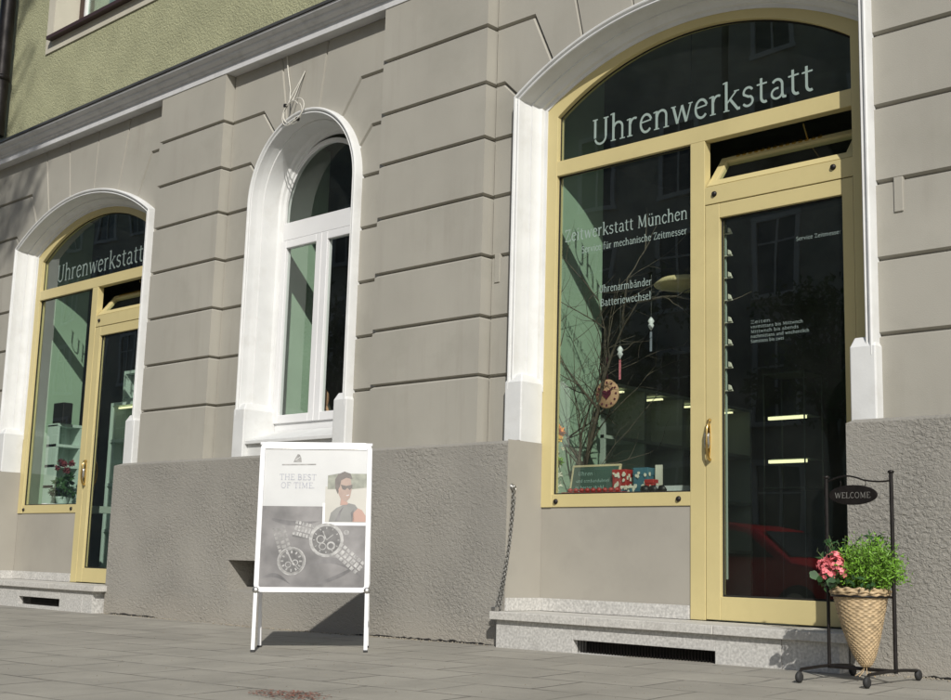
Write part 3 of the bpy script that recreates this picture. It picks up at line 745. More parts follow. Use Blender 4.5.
# granite step in front of each door
def step(dx, s0, s1):
    mb = MB(); mb.box(-5.782+dx, -4.98+dx, -.232, YF-.006, .196, .247); mb.box(-4.976+dx, -4.07+dx, -.232, YF-.006, .196, .247); mb.box(-4.066+dx, -3.24+dx, -.232, YF-.006, .196, .247)
    st = bpart(mb, 'door_step', 'granite_b', bevel=.004)
    mb = MB(); z0, z1 = .028, .104
    for a, b in ((-5.745+dx, s0), (s1, s1+.42), (s1+.423, -3.31+dx)): 
        if b > a: mb.box(a, b, -.20, -.05, -.1, .1955)
    mb.box(s0, s1, -.20, -.05, z1, .1955); mb.box(s0, s1, -.20, -.05, -.1, z0)
    bpart(mb, 'riser', 'granite', st, .003)
    mb = MB(); mb.box(s0, s1, -.06, -.04, z0, z1)
    bpart(mb, 'vent_slot', 'dark', st)
    mb = MB()
    for k in range(int((s1-s0)/.022)): mb.box(s0+k*.022, s0+k*.022+.005, -.150, -.145, z0, z1)
    bpart(mb, 'vent_grille', 'black', st)
step(0, -5.10, -4.072)
step(SHIFT, -12.19, -11.385)

# arched casement window (white profiles)
YW = .355
CW = -8.385
W1 = Arch(CW, .590, 3.60, .589); W2 = Arch(CW, .562, 3.60, .561)
mb = MB()
o = W1.outline(1.63, 1.63, 36); g = W2.outline(1.63, 1.63, 36)
mb.grid([[(p[0], YW+.07, p[1]) for p in o], [(p[0], YW, p[1]) for p in o], [(p[0], YW, p[1]) for p in g], [(p[0], YW+.06, p[1]) for p in g]], False)
mb.box(CW-.56, CW+.56, YW+.001, YW+.06, 1.63, 1.70)
mb.box(CW-.56, CW+.56, YW-.012, YW+.06, 3.345, 3.505)
wf = bpart(mb, 'arched_window_frame', 'plastic', bevel=.003)
mb = MB(); a = W2.inset(.002).outline(3.508, 3.508, 30); mb.add([(p[0], YW+.02, p[1]) for p in a], [list(range(len(a)))])
bpart(mb, 'fanlight_pane', 'glass_sw', wf)
mb = MB(); o = W2.outline(3.506, 3.506, 30); g = W2.inset(.014).outline(3.52, 3.52, 30)
mb.grid([[(p[0], YW+.01, p[1]) for p in o], [(p[0], YW+.012, p[1]) for p in g], [(p[0], YW+.02, p[1]) for p in g]], False)
bpart(mb, 'glazing_bead', 'plastic', wf)
for a, b in ((CW-.558, CW-.002), (CW+.002, CW+.558)):
    mb = MB(); y = YW-.018
    wl = .065 if a < -8.5 else .075; wr = .075 if a < -8.5 else .065
    mb.box(a, a+wl, y, y+.06, 1.70, 3.342); mb.box(b-wr, b, y, y+.06, 1.70, 3.342)
    mb.box(a+wl, b-wr, y+.001, y+.06, 1.70, 1.775); mb.box(a+wl, b-wr, y+.001, y+.06, 3.272, 3.342)
    s = bpart(mb, 'casement', 'plastic', wf, .006)
    mb = MB(); mb.add([(a+wl, YW+.012, 1.775), (b-wr, YW+.012, 1.775), (b-wr, YW+.012, 3.272), (a+wl, YW+.012, 3.272)], [(0, 1, 2, 3)])
    p = bpart(mb, 'pane', 'glass_sw', wf)

# ------------------------------------------------------------------ downpipe at the far left
mb = MB(); mb.tube([(-13.93, -.06, 5.3), (-13.93, -.06, 12)], .085, 14)
for z in (6.0, 8.0): mb.lathe([(.085, -.03), (.098, -.028), (.098, .028), (.085, .03)], (-13.93, -.06, z), 14)
bpart(mb, 'downpipe', 'black')

# ------------------------------------------------------------------ steel chain hanging from the reveal
def chain(p0, p1, sag, n):
    pts = []
    for i in range(n+1):
        t = i/n; p = Vector(p0).lerp(Vector(p1), t); p += Vector(sag)*4*t*(1-t); pts.append(p)
    mb = MB()
    for i in range(n):
        a, b = pts[i], pts[i+1]; d = (b-a).normalized(); L = (b-a).length*.72
        u = d.cross(Vector((0, 1, .2) if i % 2 else (1, 0, .2))).normalized()
        c = (a+b)/2
        ring = [c+d*cos(q)*L+u*sin(q)*.010 for q in [2*pi*k/10 for k in range(11)]]
        mb.tube(ring, .0033, 5, False)
    return mb
ch = empty('hanging_chain', (-5.775, -.05, 1.07), 'thin steel chain hanging from an eye bolt beside the large display window', 'chain')
def cpart(mb, name, m, parent, bevel=0): return bpart(mb, name, m, parent, bevel)
cpart(chain((-5.752, -.055, 1.06), (-5.775, -.175, .262), (0.0, .030, -.03), 46), 'strand', 'chain', ch)
cpart(chain((-5.748, -.045, 1.0), (-5.768, -.15, .262), (0.0, .012, -.02), 42), 'strand', 'chain', ch)
mb = MB(); mb.lathe([(.004, 0), (.022, .001), (.022, .006), (.010, .012), (.010, .03), (.004, .032)], (-5.768, -.055, 1.07), 12, 'X')
mb.tube([Vector((-5.745, -.055+.018*cos(q), 1.06+.018*sin(q))) for q in [2*pi*k/12 for k in range(13)]], .004, 6, False)
cpart(mb, 'eye_bolt', 'steel', ch)
mb = MB(); mb.box(-5.795, -5.757, -.20, -.16, .248, .275); cpart(mb, 'padlock', 'steel', ch, .004)

# cable coil hanging over the arched window
cb = empty('cable_coil', (-8.45, 0, 4.37), 'small coil of pale cable hanging on two wires at the crown of the arched window', 'cable coil')
M['cable'] = mat('pale_cable', (.55, .53, .47), .6, var=.1)
def circ(c, rx, rz, tilt, n=28, a0=0, a1=2*pi): 
    return [(c[0]+rx*cos(a0+(a1-a0)*k/n), c[1]+tilt*sin(a0+(a1-a0)*k/n), c[2]+rz*sin(a0+(a1-a0)*k/n)) for k in range(n+1)]
mb = MB()
mb.tube(circ((-8.43, -.005, 4.355), .135, .115, .02), .005, 6, False)
mb.tube(circ((-8.46, -.018, 4.335), .105, .115, .015, a0=.6, a1=5.8), .0045, 6, False)
mb.tube(circ((-8.45, .0, 4.345), .125, .10, -.015, a0=2.2, a1=6.9), .004, 6, False)
cpart(mb, 'loop', 'cable', cb)
mb = MB()
mb.tube([(-8.69, .09, 4.955), (-8.66, .088, 4.80), (-8.60, .08, 4.60), (-8.55, .04, 4.46), (-8.545, .01, 4.44)], .006, 6)
mb.tube([(-8.545, .01, 4.42), (-8.53, .04, 4.52), (-8.47, .08, 4.66), (-8.42, .09, 4.74)], .0055, 6)
mb.tube([(-8.42, .09, 4.74), (-8.45, .06, 4.62), (-8.47, .03, 4.50), (-8.47, .0, 4.45)], .004, 6)
cpart(mb, 'wire', 'cable', cb)
mb = MB()
for p in ((-8.545, -.008, 4.425), (-8.36, -.012, 4.26)): mb.box(p[0]-.015, p[0]+.015, p[1]-.012, p[1]+.012, p[2]-.014, p[2]+.014)
cpart(mb, 'clip', 'black', cb, .003)

# ------------------------------------------------------------------ sandwich board
import math as _m
FL = Vector((-6.45, -1.64)); yaw = radians(47)
u2 = Vector((cos(yaw), sin(yaw))); Wd = .712; H = 1.312; lean = .15
ctr = FL+u2*Wd/2
SB = empty('sandwich_board', (ctr.x, ctr.y, g2(ctr.x, ctr.y)), 'white framed A-board standing on the pavement with a watch poster', 'advertising board', yaw)
SB.rotation_euler = (.008, -.020, yaw)
# local frame: x along the board, y = towards the back, z up
def lean_m(sign=1):
    # sheet hinged at the top, foot at y=0 (front) or y=2*H*sin(lean) (back)
    if sign > 0: return Matrix.Rotation(-lean, 4, 'X')
    return Matrix.Translation((0, 2*H*sin(lean)+.02, 0)) @ Matrix.Rotation(lean, 4, 'X')
def lpart(mb, name, m, parent, bevel=0, mtx=None):
    if mtx is not None: mb.v = [tuple(mtx @ Vector(v)) for v in mb.v]
    return mb.build(name, m, parent, bevel)
def rrect(w, h0, h1, r, n=6):
    pts = []
    for cx, cz, a in ((w/2-r, h0+r, -90), (w/2-r, h1-r, 0), (-w/2+r, h1-r, 90), (-w/2+r, h0+r, 180)):
        pts += [(cx+r*cos(radians(a+90*i/n)), cz+r*sin(radians(a+90*i/n))) for i in range(n+1)]
    return pts
hb = .362
for sgn in (1, -1):
    L = lean_m(sgn); y0, y1 = (-.004, .018) if sgn > 0 else (-.018, .004)
    mb = MB()
    o = rrect(Wd, hb, H, .05, 10); g = rrect(Wd-.064, hb+.030, H-.034, .012, 10)
    mb.grid([[(p[0], y1, p[1]) for p in o+o[:1]], [(p[0], y0+.004, p[1]) for p in o+o[:1]], [(p[0]*.992, y0, p[1]) for p in o+o[:1]], [(p[0]*1.006, y0, p[1]) for p in g+g[:1]], [(p[0], y0+.007, p[1]) for p in g+g[:1]]], False)
    fr = lpart(mb, 'board_frame' if sgn > 0 else 'rear_frame', 'alu', SB, 0, L)
    mb = MB(); yy = (y0+y1)/2
    mb.poly(rrect(Wd-.05, hb+.02, H-.02, .01), y0+.008, y1-.001) if sgn > 0 else mb.poly(rrect(Wd-.05, hb+.02, H-.02, .01), y0+.001, y1-.008)
    pan = lpart(mb, 'poster' if sgn > 0 else 'rear_panel', 'paper', SB, 0, L)
    for s in (-1, 1):
        mb = MB(); x = s*(Wd/2-.014)
        mb.box(x-.012, x+.012, y0, y1, .012, hb+.015)
        lg = lpart(mb, 'leg', 'alu', SB, .003, L)
        mb = MB(); mb.box(x-.014, x+.014, y0-.002, y1+.002, 0, .014); lpart(mb, 'rubber_foot', 'rubber', lg, .002, L)
    if sgn > 0:
        front = pan
        for s in (-1, 1):
            mb = MB(); mb.lathe([(.002, -.004), (.018, -.003), (.021, .002), (.021, .02)], (s*(Wd/2-.014), -.004, hb+.012), 14, 'Y')
            lpart(mb, 'corner_joint', 'steel', SB, 0, L)
        mb = MB(); mb.box(-Wd/2+.034, Wd/2-.034, -.0035, .0045, H-.044, H-.035); lpart(mb, 'slot_shadow_line', 'steel', fr, 0, L)  # strip standing in for the dark shadow line of the frame's slot
mb = MB(); mb.tube([(-Wd/2, H*sin(lean)+.01, H*cos(lean)-.012), (Wd/2, H*sin(lean)+.01, H*cos(lean)-.012)], .012, 8); mb.build('hinge_bar', 'alu', SB)
for s in (-1, 1):
    mb = MB(); z = .42; mb.tube([(s*.28, sin(lean)*z+.016, z), (s*.28, 2*H*sin(lean)+.02-sin(lean)*z-.02, z-.01)], .004, 6); mb.build('spreader', 'steel', SB)
# poster artwork on the front sheet
L = lean_m(1)
X0, X1, Z0, Z1 = -Wd/2+.030, Wd/2-.030, hb+.028, H-.036
lay = [0]
def art(name, m, polys, lvl):
    mb = MB(); y = .0035-.0004*lvl
    for p in polys: mb.add([(X0+(X1-X0)*a, y, Z0+(Z1-Z0)*b) for a, b in p], [list(range(len(p)))])
    return lpart(mb, name, m, front, 0, L)
asp = (X1-X0)/(Z1-Z0)
def ell(cx, cy, r, ry=None, a0=0, a1=360, n=28, rot=0):
    ry = r if ry is None else ry
    out = []
    for i in range(n+1):
        t = radians(a0+(a1-a0)*i/n); x = r*cos(t); y = ry*sin(t); c, s = cos(radians(rot)), sin(radians(rot))
        out.append((cx+x*c-y*s, cy+(x*s+y*c)*asp))
    return out
def ringp(cx, cy, r0, r1, n=32):
    a = ell(cx, cy, r0, n=n); b = ell(cx, cy, r1, n=n)
    return [[a[i], a[i+1], b[i+1], b[i]] for i in range(n)]
def bar(x0, y0, x1, y1, w):
    d = Vector((x1-x0, (y1-y0)/asp)).normalized(); n = Vector((-d.y, d.x))*w/2
    return [(x0+n.x, y0+n.y*asp), (x1+n.x, y1+n.y*asp), (x1-n.x, y1-n.y*asp), (x0-n.x, y0-n.y*asp)]
art('grey_photo', 'postergrey', [[(0, 0), (1, 0), (1, .44), (.60, .44), (.60, .575), (0, .575)]], 1)
M['ps_fold'] = mat('poster_cloth_folds', (.125, .12, .12), .3, var=.5, vscale=9)
def band(x0, y0, x1, y1, h, bend, n=14):
    top = [(x0+(x1-x0)*i/n, y0+(y1-y0)*i/n+bend*sin(pi*i/n)+h*sin(pi*i/n)) for i in range(n+1)]
    return top+[(x0+(x1-x0)*i/n, y0+(y1-y0)*i/n+bend*sin(pi*i/n)) for i in range(n, -1, -1)]
art('cloth_fold', 'ps_fold', [band(.02, .50, .56, .47, .035, -.05)], 2)
art('cloth_fold', 'ps_fold', [band(.46, .15, .99, .06, .045, .06)], 2)
art('cloth_fold', 'ps_fold', [band(.50, .02, .99, .19, .03, -.04)], 2.3)
art('cloth_fold', 'ps_fold', [band(.01, .06, .30, .02, .03, .03)], 2)
def links(x0, y0, x1, y1, n, w):
    out = []; d = Vector((x1-x0, (y1-y0)/asp)); L_ = d.length; d.normalize(); nn = Vector((-d.y, d.x))
    for i in range(n):
        for j, (o, ww) in enumerate(((-.36, .24), (0, .36), (.36, .24))):
            c = Vector((x0, y0/asp))+d*L_*((i+.5+(.25 if j == 1 else 0))/n)+nn*o*w; hl = L_/n*.36; hw = ww*w*.45
            out.append([(c.x+d.x*sx*hl+nn.x*sy*hw, (c.y+d.y*sx*hl+nn.y*sy*hw)*asp) for sx, sy in ((-1, -1), (1, -1), (1, 1), (-1, 1))])
    return out
# left watch
art('watch_case', 'ps_mid', [ell(.30, .185, .135)], 3)
art('watch_links', 'ps_mid', links(.16, .43, .24, .25, 6, .13), 2.8)
art('dial', 'ps_dark', [ell(.30, .185, .108)], 4)
art('dial_marks', 'ps_light', ringp(.30, .185, .135, .126)+[bar(.30+.075*cos(t), .185+.075*sin(t)*asp, .30+.1*cos(t), .185+.1*sin(t)*asp, .014) for t in [pi/6*i for i in range(12)]]+[bar(.30, .185, .25, .265, .012), bar(.30, .185, .37, .13, .010)]+ringp(.27, .16, .03, .022, 12)+ringp(.335, .175, .03, .022, 12), 5)
# right chronograph with bracelet
art('bracelet', 'ps_light', links(.31, .425, .53, .385, 7, .15), 3)
art('bracelet', 'ps_light', links(.72, .285, .96, .135, 7, .15), 3)
art('bracelet_shade', 'ps_dark', [bar(.30, .365, .50, .345, .02)], 2.6)
art('chronograph_case', 'ps_light', [ell(.625, .335, .165), ell(.815, .39, .025)], 4)
art('chronograph_dial', 'ps_dark', [ell(.625, .335, .135)], 5)
art('subdials', 'ps_light', [bar(.625+.108*cos(t), .335+.108*sin(t)*asp, .625+.126*cos(t), .335+.126*sin(t)*asp, .008) for t in [pi/6*i for i in range(12)]]+ringp(.57, .34, .042, .032, 14)+ringp(.67, .295, .042, .026, 14)+ringp(.59, .29, .035, .027, 14)+[bar(.625, .335, .59, .40, .010), bar(.625, .335, .69, .375, .010)], 6)
# portrait photo with white edge
art('photo_border', 'alu', [[(.58, .44), (1, .44), (1, .462), (.602, .462), (.602, .60), (.58, .60)]], 3)
art('portrait_ground', 'ps_sand', [[(.60, .464), (1, .464), (1, .72), (.60, .72)]], 2)
art('hedge', 'ps_green', [[(.62, .70), (.62, .80), (.72, .815), (1, .815), (1, .715), (.85, .70)]], 3)
art('torso', 'ps_shirt', [[(.64, .466), (.66, .53), (.71, .565), (.77, .585), (.83, .60), (.89, .59), (.93, .55), (.95, .466)]], 4)
art('arm', 'ps_arm', [[(.87, .466), (.875, .53), (.92, .565), (.96, .55), (.995, .51), (.995, .466)]], 5)
art('head', 'ps_skin', [[(.745, .585), (.75, .63), (.72, .68), (.715, .74), (.74, .79), (.80, .80), (.845, .77), (.855, .70), (.84, .64), (.81, .615), (.82, .59)]], 5)
art('hair', 'ps_hair', [[(.695, .71), (.69, .77), (.72, .81), (.78, .83), (.84, .815), (.86, .775), (.80, .785), (.75, .765), (.735, .70), (.72, .665)]], 6)
art('neck_shade', 'ps_arm', [[(.755, .585), (.757, .635), (.79, .612), (.82, .607), (.82, .59)]], 6)
art('mouth', 'ps_arm', [[(.79, .655), (.835, .665), (.83, .650), (.805, .644)]], 6)
art('teeth', 'paper', [[(.80, .657), (.832, .663), (.826, .655), (.81, .652)]], 7)
art('ear', 'ps_arm', [[(.725, .695), (.735, .715), (.745, .70), (.738, .672)]], 7)
art('shirt_fold', 'ps_fold', [[(.70, .47), (.74, .54), (.78, .575), (.755, .53), (.74, .47)], [(.86, .47), (.85, .53), (.88, .56), (.885, .47)]], 5)
art('sunglasses', 'ps_hair', [[(.745, .735), (.80, .725), (.86, .735), (.86, .712), (.835, .695), (.812, .712), (.79, .695), (.765, .70)]], 6)
# heading and crest
mb = MB()
ft = lambda u, v, d: tuple((X0+(X1-X0)*u, .0028-d, Z0+(Z1-Z0)*v))
write(mb, 'THE BEST', .15, .765, .36, ft, xh=.030, bold=1.0)
write(mb, 'OF TIME.', .165, .705, .33, ft, xh=.030, bold=1.0)
lpart(mb, 'lettering', 'ps_text', front, 0, L)['label'] = 'pale grey words THE BEST OF TIME. on the poster'
art('crest', 'ps_mid', [[(.28, .895), (.36, .895), (.355, .925), (.34, .95), (.32, .955), (.30, .93)], bar(.17, .875, .50, .88, .012)], 2)
art('crest_line', 'paper', [bar(.30, .91, .345, .935, .006)], 3)

# ------------------------------------------------------------------ plant stand
SX0, SX1, SY = -3.208, -2.858, -.50
gS = g2(-3.0, -.5)
PS = empty('plant_stand', (-3.03, SY, gS), 'black iron stand holding the wicker cone basket on the pavement before the shop door', 'plant stand')
mb = MB(); mb.tube([(SX0, SY, gS+.05), (SX0, SY, 1.035)], .009, 8); cpart(mb, 'post', 'black', PS)
mb = MB(); mb.tube([(SX1, SY, gS+.05), (SX1, SY, 1.055)], .0105, 8); mb.lathe([(.011, 0), (.017, .004), (.015, .012), (.004, .016)], (SX1, SY, 1.052), 10); cpart(mb, 'post', 'black', PS)
mb = MB(); mb.lathe([(.011, 0), (.017, .004), (.015, .012), (.004, .016)], (SX0, SY, 1.033), 10); cpart(mb, 'finial', 'black', PS)
mb = MB()
pts = [(SX0+(SX1-SX0)*t, SY, 1.022+.022*sin(t*pi*1.9-.3)*(1 if t < .55 else .45)) for t in [i/24 for i in range(25)]]
mb.tube(pts, .0045, 6); cpart(mb, 'top_rail', 'black', PS)
mb = MB(); mb.tube([(SX0, SY, gS+.060), (SX1, SY, gS+.060)], .009, 8); cpart(mb, 'bottom_rail', 'black', PS)
mb = MB(); mb.tube([(SX0, SY, .448), (SX1, SY, .448)], .006, 6)
mb.tube([(-3.033+.137*cos(q), SY+.137*sin(q), .448) for q in [2*pi*k/28 for k in range(29)]], .006, 6, False)
cpart(mb, 'basket_ring', 'black', PS)
for sx in (SX0, SX1):
    mb = MB(); y0, y1 = SY-.30, SY+.245
    mb.tube([(sx, y0, gS+.035), (sx, y0+.02, gS+.056), (sx, SY-.1, gS+.062), (sx, SY, gS+.064), (sx, SY+.1, gS+.062), (sx, y1-.02, gS+.056), (sx, y1, gS+.045)], .008, 8)
    ft_ = cpart(mb, 'foot_bar', 'black', PS)
    for y in (y0, y1):
        mb = MB(); mb.lathe([(.004, -.012), (.020, -.012), (.027, -.006), (.027, .006), (.020, .012), (.004, .012)], (sx, y, g2(sx, y)+.0275), 16, 'X'); cpart(mb, 'caster', 'rubber', ft_)
# welcome sign hangs from the rail
WS = empty('welcome_sign', (-3.035, SY, .95), 'small black oval plate reading WELCOME hanging from the stand rail', 'sign')
mb = MB(); mb.poly([(-3.062+.132*cos(t), .948+.050*sin(t)) for t in [2*pi*i/40 for i in range(40)]], SY-.004, SY+.004); cpart(mb, 'plate', 'black', WS, .002)
mb = MB(); write(mb, 'WELCOME', -3.160, .932, .195, fglass(SY-.0052), xh=.021, bold=1.1)
M['dimletter'] = mat('faded_lettering', (.17, .165, .15), .6); l = cpart(mb, 'lettering', 'dimletter', WS)
mb = MB()
for x in (-3.13, -2.995): mb.tube([(x, SY, 1.018), (x+.003, SY, 1.005), (x-.003, SY, .985)], .002, 5)
cpart(mb, 'hook', 'black', WS)
# wicker cone
BK = empty('wicker_basket', (-3.033, SY, .10), 'cone shaped wicker basket hanging in the black stand', 'basket')
BX, BY = -3.033, SY
rows = []; nth = 144; nr = 110
for i in range(nr+1):
    t = i/nr; z = .105+.355*t
    r = .010+.122*(t**.58)
    row = []
    for k in range(nth):
        a = 2*pi*k/nth; rowi = int(t*34); s = (t*34) % 1
        w = .0032*sin(a*19/1.0+(pi if rowi % 2 else 0))*sin(s*pi)+.0018*sin(s*pi)
        xo = .022*(1-t)**2
        row.append((BX+xo+(r+w)*cos(a), BY+(r+w)*sin(a), z))
    rows.append(row)
mb = MB(); mb.grid(rows, True, True); cpart(mb, 'cone', 'wicker', BK)
mb = MB()
for q, rr, zz in ((0, .134, .458), (1, .139, .470), (2, .131, .481)):
    mb.tube([(BX+(rr+.003*sin(k*1.1+q))*cos(2*pi*k/90), BY+(rr+.003*sin(k*1.1+q))*sin(2*pi*k/90), zz+.004*sin(k*.9+q*2)) for k in range(91)], .0085, 7, False)
cpart(mb, 'rim', 'wicker', BK)
mb = MB()
for k in range(7):
    a = k*.9; mb.tube([(BX+.022+.006*cos(a), BY+.006*sin(a), .12), (BX+.02+.02*cos(a), BY+.02*sin(a), .085), (BX+.02+.05*cos(a), BY+.05*sin(a), .062)], .0022, 5)
cpart(mb, 'loose_canes', 'wicker', BK)
mb = MB(); mb.lathe([(.001, 0), (.125, 0), (.122, -.02), (.11, -.03)], (BX, BY, .468), 20); cpart(mb, 'soil', 'soil', BK)

def leafq(mb, p, d, n, L, w, curl=.0):
    # pointed leaf of four faces: p base, d direction, n normal
    s = d.cross(n).normalized()*w/2; n = n.normalized()
    a = p; b = p+d*L*.35+s+n*curl*L; c = p+d*L*.35-s+n*curl*L; m_ = p+d*L*.4; e = p+d*L-n*curl*L
    mb.add([a, b, m_, c, e], [(0, 1, 2), (0, 2, 3), (1, 4, 2), (2, 4, 3)])
def rv(): 
    while True:
        v = Vector((random.uniform(-1, 1), random.uniform(-1, 1), random.uniform(-1, 1)))
        if .1 < v.length < 1: return v.normalized()
# bushy herb
random.seed(11)
HB = empty('bushy_herb', (BX+.04, BY, .47), 'bright green bushy herb filling the right side of the wicker basket', 'plant')
mb = MB(); ms = MB()
for i in range(230):
    a = random.uniform(0, 2*pi); q = sqrt(random.random())
    base = Vector((BX+.045+.07*q*cos(a), BY+.07*q*sin(a), .47))
    top = Vector((BX+.055+(.17*q)*cos(a), BY+.15*q*sin(a), .50+random.uniform(.07, .265)*(1-.35*q*q)))
    if i % 3 == 0: ms.tube([base, base.lerp(top, .5)+Vector((0, 0, .02)), top], .0016, 4)
    for k in range(34):
        t = random.random()**.6; c = base.lerp(top, t)+rv()*random.random()*.022*(1+t)
        d = (rv()+Vector((cos(a)*.5, sin(a)*.5, .5))).normalized()
        leafq(mb, c, d, rv(), random.uniform(.010, .032), random.uniform(.004, .010), random.uniform(-.1, .1))
cpart(mb, 'leaves', 'herb', HB); cpart(ms, 'stems', 'stem', HB)
# dark-leaved shrub behind/left
random.seed(5)
DL = empty('dark_leaved_plant', (BX-.08, BY+.02, .47), 'dark green plant with broad leaves behind the pink flowers in the basket', 'plant')
mb = MB(); ms = MB()
for i in range(16):
    a = random.uniform(0, 2*pi)
    base = Vector((BX-.06+random.uniform(-.05, .05), BY+random.uniform(-.04, .06), .47))
    top = base+Vector((random.uniform(-.13, .10), random.uniform(-.06, .08), random.uniform(.14, .29)))
    ms.tube([base, base.lerp(top, .5)+Vector((0, 0, .02)), top], .002, 4)
    for k in range(15):
        t = .25+.75*random.random(); c = base.lerp(top, t)+rv()*.008
        leafq(mb, c, (rv()+Vector((0, 0, .25))).normalized(), rv(), random.uniform(.03, .055), random.uniform(.014, .026), random.uniform(-.12, .12))
for i in range(70):
    c = Vector((BX+random.uniform(-.15, .13), BY-.06+random.uniform(-.09, .05), .48+random.random()*.06))
    leafq(mb, c, (rv()+Vector((0, -.4, 0))).normalized(), rv(), random.uniform(.025, .045), random.uniform(.015, .025), .05)
cpart(mb, 'leaves', 'leafd', DL); cpart(ms, 'stems', 'stem', DL)
# pink geranium heads
random.seed(21)
GR = empty('pink_flowers', (BX-.11, BY-.09, .47), 'cluster of pink blossoms at the left edge of the wicker basket', 'flowers')
mb = MB(); ms = MB(); ml = MB()
for (hx, hy, hz, hr) in ((-.155, -.05, .555, .045), (-.125, -.09, .585, .04), (-.095, -.08, .62, .042), (-.07, -.11, .60, .04), (-.055, -.10, .565, .036), (-.15, -.08, .595, .035), (-.11, -.12, .55, .035)):
    c = Vector((BX+hx, BY+hy, hz))
    ms.tube([(BX-.08, BY-.05, .47), c], .0025, 5)
    for k in range(26):
        n = rv(); 
        if n.z < -.5: n.z *= -1
        p = c+n*hr*random.uniform(.75, 1.05); u = n.orthogonal().normalized(); v = n.cross(u); r = random.uniform(.010, .014)
        for j in range(5):
            q = 2*pi*j/5+k; d = (u*cos(q)+v*sin(q)+n*.25).normalized(); s = d.cross(n).normalized()*r*.5
            mb.add([p, p+d*r*.6+s, p+d*r*1.15, p+d*r*.6-s], [(0, 1, 2, 3)])
for k in range(16):
    c = Vector((BX-.12+random.uniform(-.06, .06), BY-.1+random.uniform(-.05, .05), .505+random.random()*.04)); n = (rv()+Vector((0, -.5, .8))).normalized()
    u = n.orthogonal().normalized(); v = n.cross(u); r = random.uniform(.016, .026)
    ml.add([c]+[c+(u*cos(q)+v*sin(q))*r*(1+.1*sin(q*5)) for q in [2*pi*j/14 for j in range(14)]], [(0, j+1, (j+1) % 14+1) for j in range(14)])
cpart(mb, 'blossoms', 'pink', GR); cpart(ms, 'stems', 'stem', GR); cpart(ml, 'leaves', 'leafd', GR)

# ------------------------------------------------------------------ display of the big window
# display ledge belongs to the building
for dx in (0, SHIFT):
    mb = MB(); mb.box(-5.975+dx, -4.60+dx, .33, .70, .96, 1.03); bpart(mb, 'display_shelf', 'shelf')
CK = empty('heart_clock', (-5.47, .6, 1.755), 'round terracotta clock face with dark heart and hands, hung in the branches', 'clock')
mb = MB(); mb.lathe([(.002, -.006), (.098, -.006), (.104, 0), (.098, .006), (.002, .006)], (-5.47, .6, 1.755), 36, 'Y'); cpart(mb, 'face', 'clay', CK)
mb = MB()
for k in range(12):
    t = k*pi/6; mb.box(-.006, .006, -.010, -.0065, .074, .088, Matrix.Translation((-5.47, .6, 1.755)) @ Matrix.Rotation(t, 4, 'Y'))
cpart(mb, 'hour_marks', 'heart', CK)
mb = MB(); h = []
for i in range(36):
    t = 2*pi*i/36; h.append((-5.47+.0024*16*sin(t)**3, 1.752+.0024*(13*cos(t)-5*cos(2*t)-2*cos(3*t)-cos(4*t))))
mb.poly(h, .588, .5925)
for a in (55, -60): mb.box(-.004, .004, -.018, -.014, 0, .075, Matrix.Translation((-5.47, .6, 1.755)) @ Matrix.Rotation(radians(a), 4, 'Y'))
cpart(mb, 'heart_and_hands', 'heart', CK)
mb = MB(); mb.tube([(-5.47, .6, 1.855), (-5.475, .6, 2.02)], .002, 5); cpart(mb, 'string', 'heart', CK)
def pendant(x, z, rib, label):
    P = empty('hanging_pendant', (x, .6, z), label, 'ornament', 0, 'ornaments hanging in the display window')
    mb = MB(); mb.lathe([(.002, -.045), (.012, -.03), (.022, -.01), (.014, .005), (.024, .02), (.012, .04), (.002, .05)], (x, .6, z), 10); cpart(mb, 'silver_charm', 'alu', P)
    mb = MB(); mb.box(x-.008, x+.008, .598, .602, z-.19, z-.05); cpart(mb, 'ribbon', rib, P)
    mb = MB(); mb.tube([(x, .6, z+.05), (x, .6, z+.35)], .001, 4); cpart(mb, 'thread', 'steel', P)
M['pinkrib'] = mat('pink_ribbon', (.62, .18, .22), .7); M['greyrib'] = mat('grey_ribbon', (.25, .27, .32), .7)
pendant(-5.362, 2.04, 'pinkrib', 'silver pendant with pink ribbon hanging above the clock')
pendant(-5.098, 2.215, 'greyrib', 'silver pendant with grey ribbon hanging below the round woven shade')
SHD = empty('woven_shade', (-4.87, .75, 2.50), 'flat oval woven lamp shade hanging behind the display glass', 'lamp shade')
mb = MB(); mb.lathe([(.003, .045), (.08, .042), (.17, .024), (.215, -.012), (.21, -.022), (.003, -.03)], (-4.90, .72, 2.50), 36); cpart(mb, 'shade', 'tan', SHD)
mb = MB(); mb.tube([(-4.87, .75, 2.53), (-4.87, .75, 4.4)], .003, 5); cpart(mb, 'cord', 'black', SHD)
# branches in a vase
random.seed(17)
BR = empty('twig_bundle', (-5.72, .62, 1.03), 'bare curly branches standing in the display window beside the green wall', 'branches')
def branch(mb, p, d, L, r, depth):
    pts = [p]; n = 7
    for i in range(n):
        d = (d+rv()*.22).normalized(); p = p+d*L/n; pts.append(p)
        if p.x < -5.92: d.x = abs(d.x)
        if p.y < .36: d.y = abs(d.y)
        if depth and random.random() < .62: branch(mb, p, (d+rv()*.8+Vector((.05, 0, 0))).normalized(), L*random.uniform(.32, .55), r*.5, depth-1)
    mb.tube(pts, [r*(1-.75*i/n) for i in range(n+1)], 5)
mb = MB()
for d, L, r in (((-.06, .0, 1), 1.5, .022), ((.05, .1, 1), 1.45, .011), ((-.05, .05, 1), 1.6, .010), ((.16, .15, 1), 1.3, .005), ((.34, .1, 1), 1.05, .0035), ((.08, -.05, 1), 1.5, .006), ((-.02, -.02, 1), 1.4, .006)):
    branch(mb, Vector((-5.72+random.uniform(-.03, .03), .62, 1.04)), Vector(d).normalized(), L, r, 2)
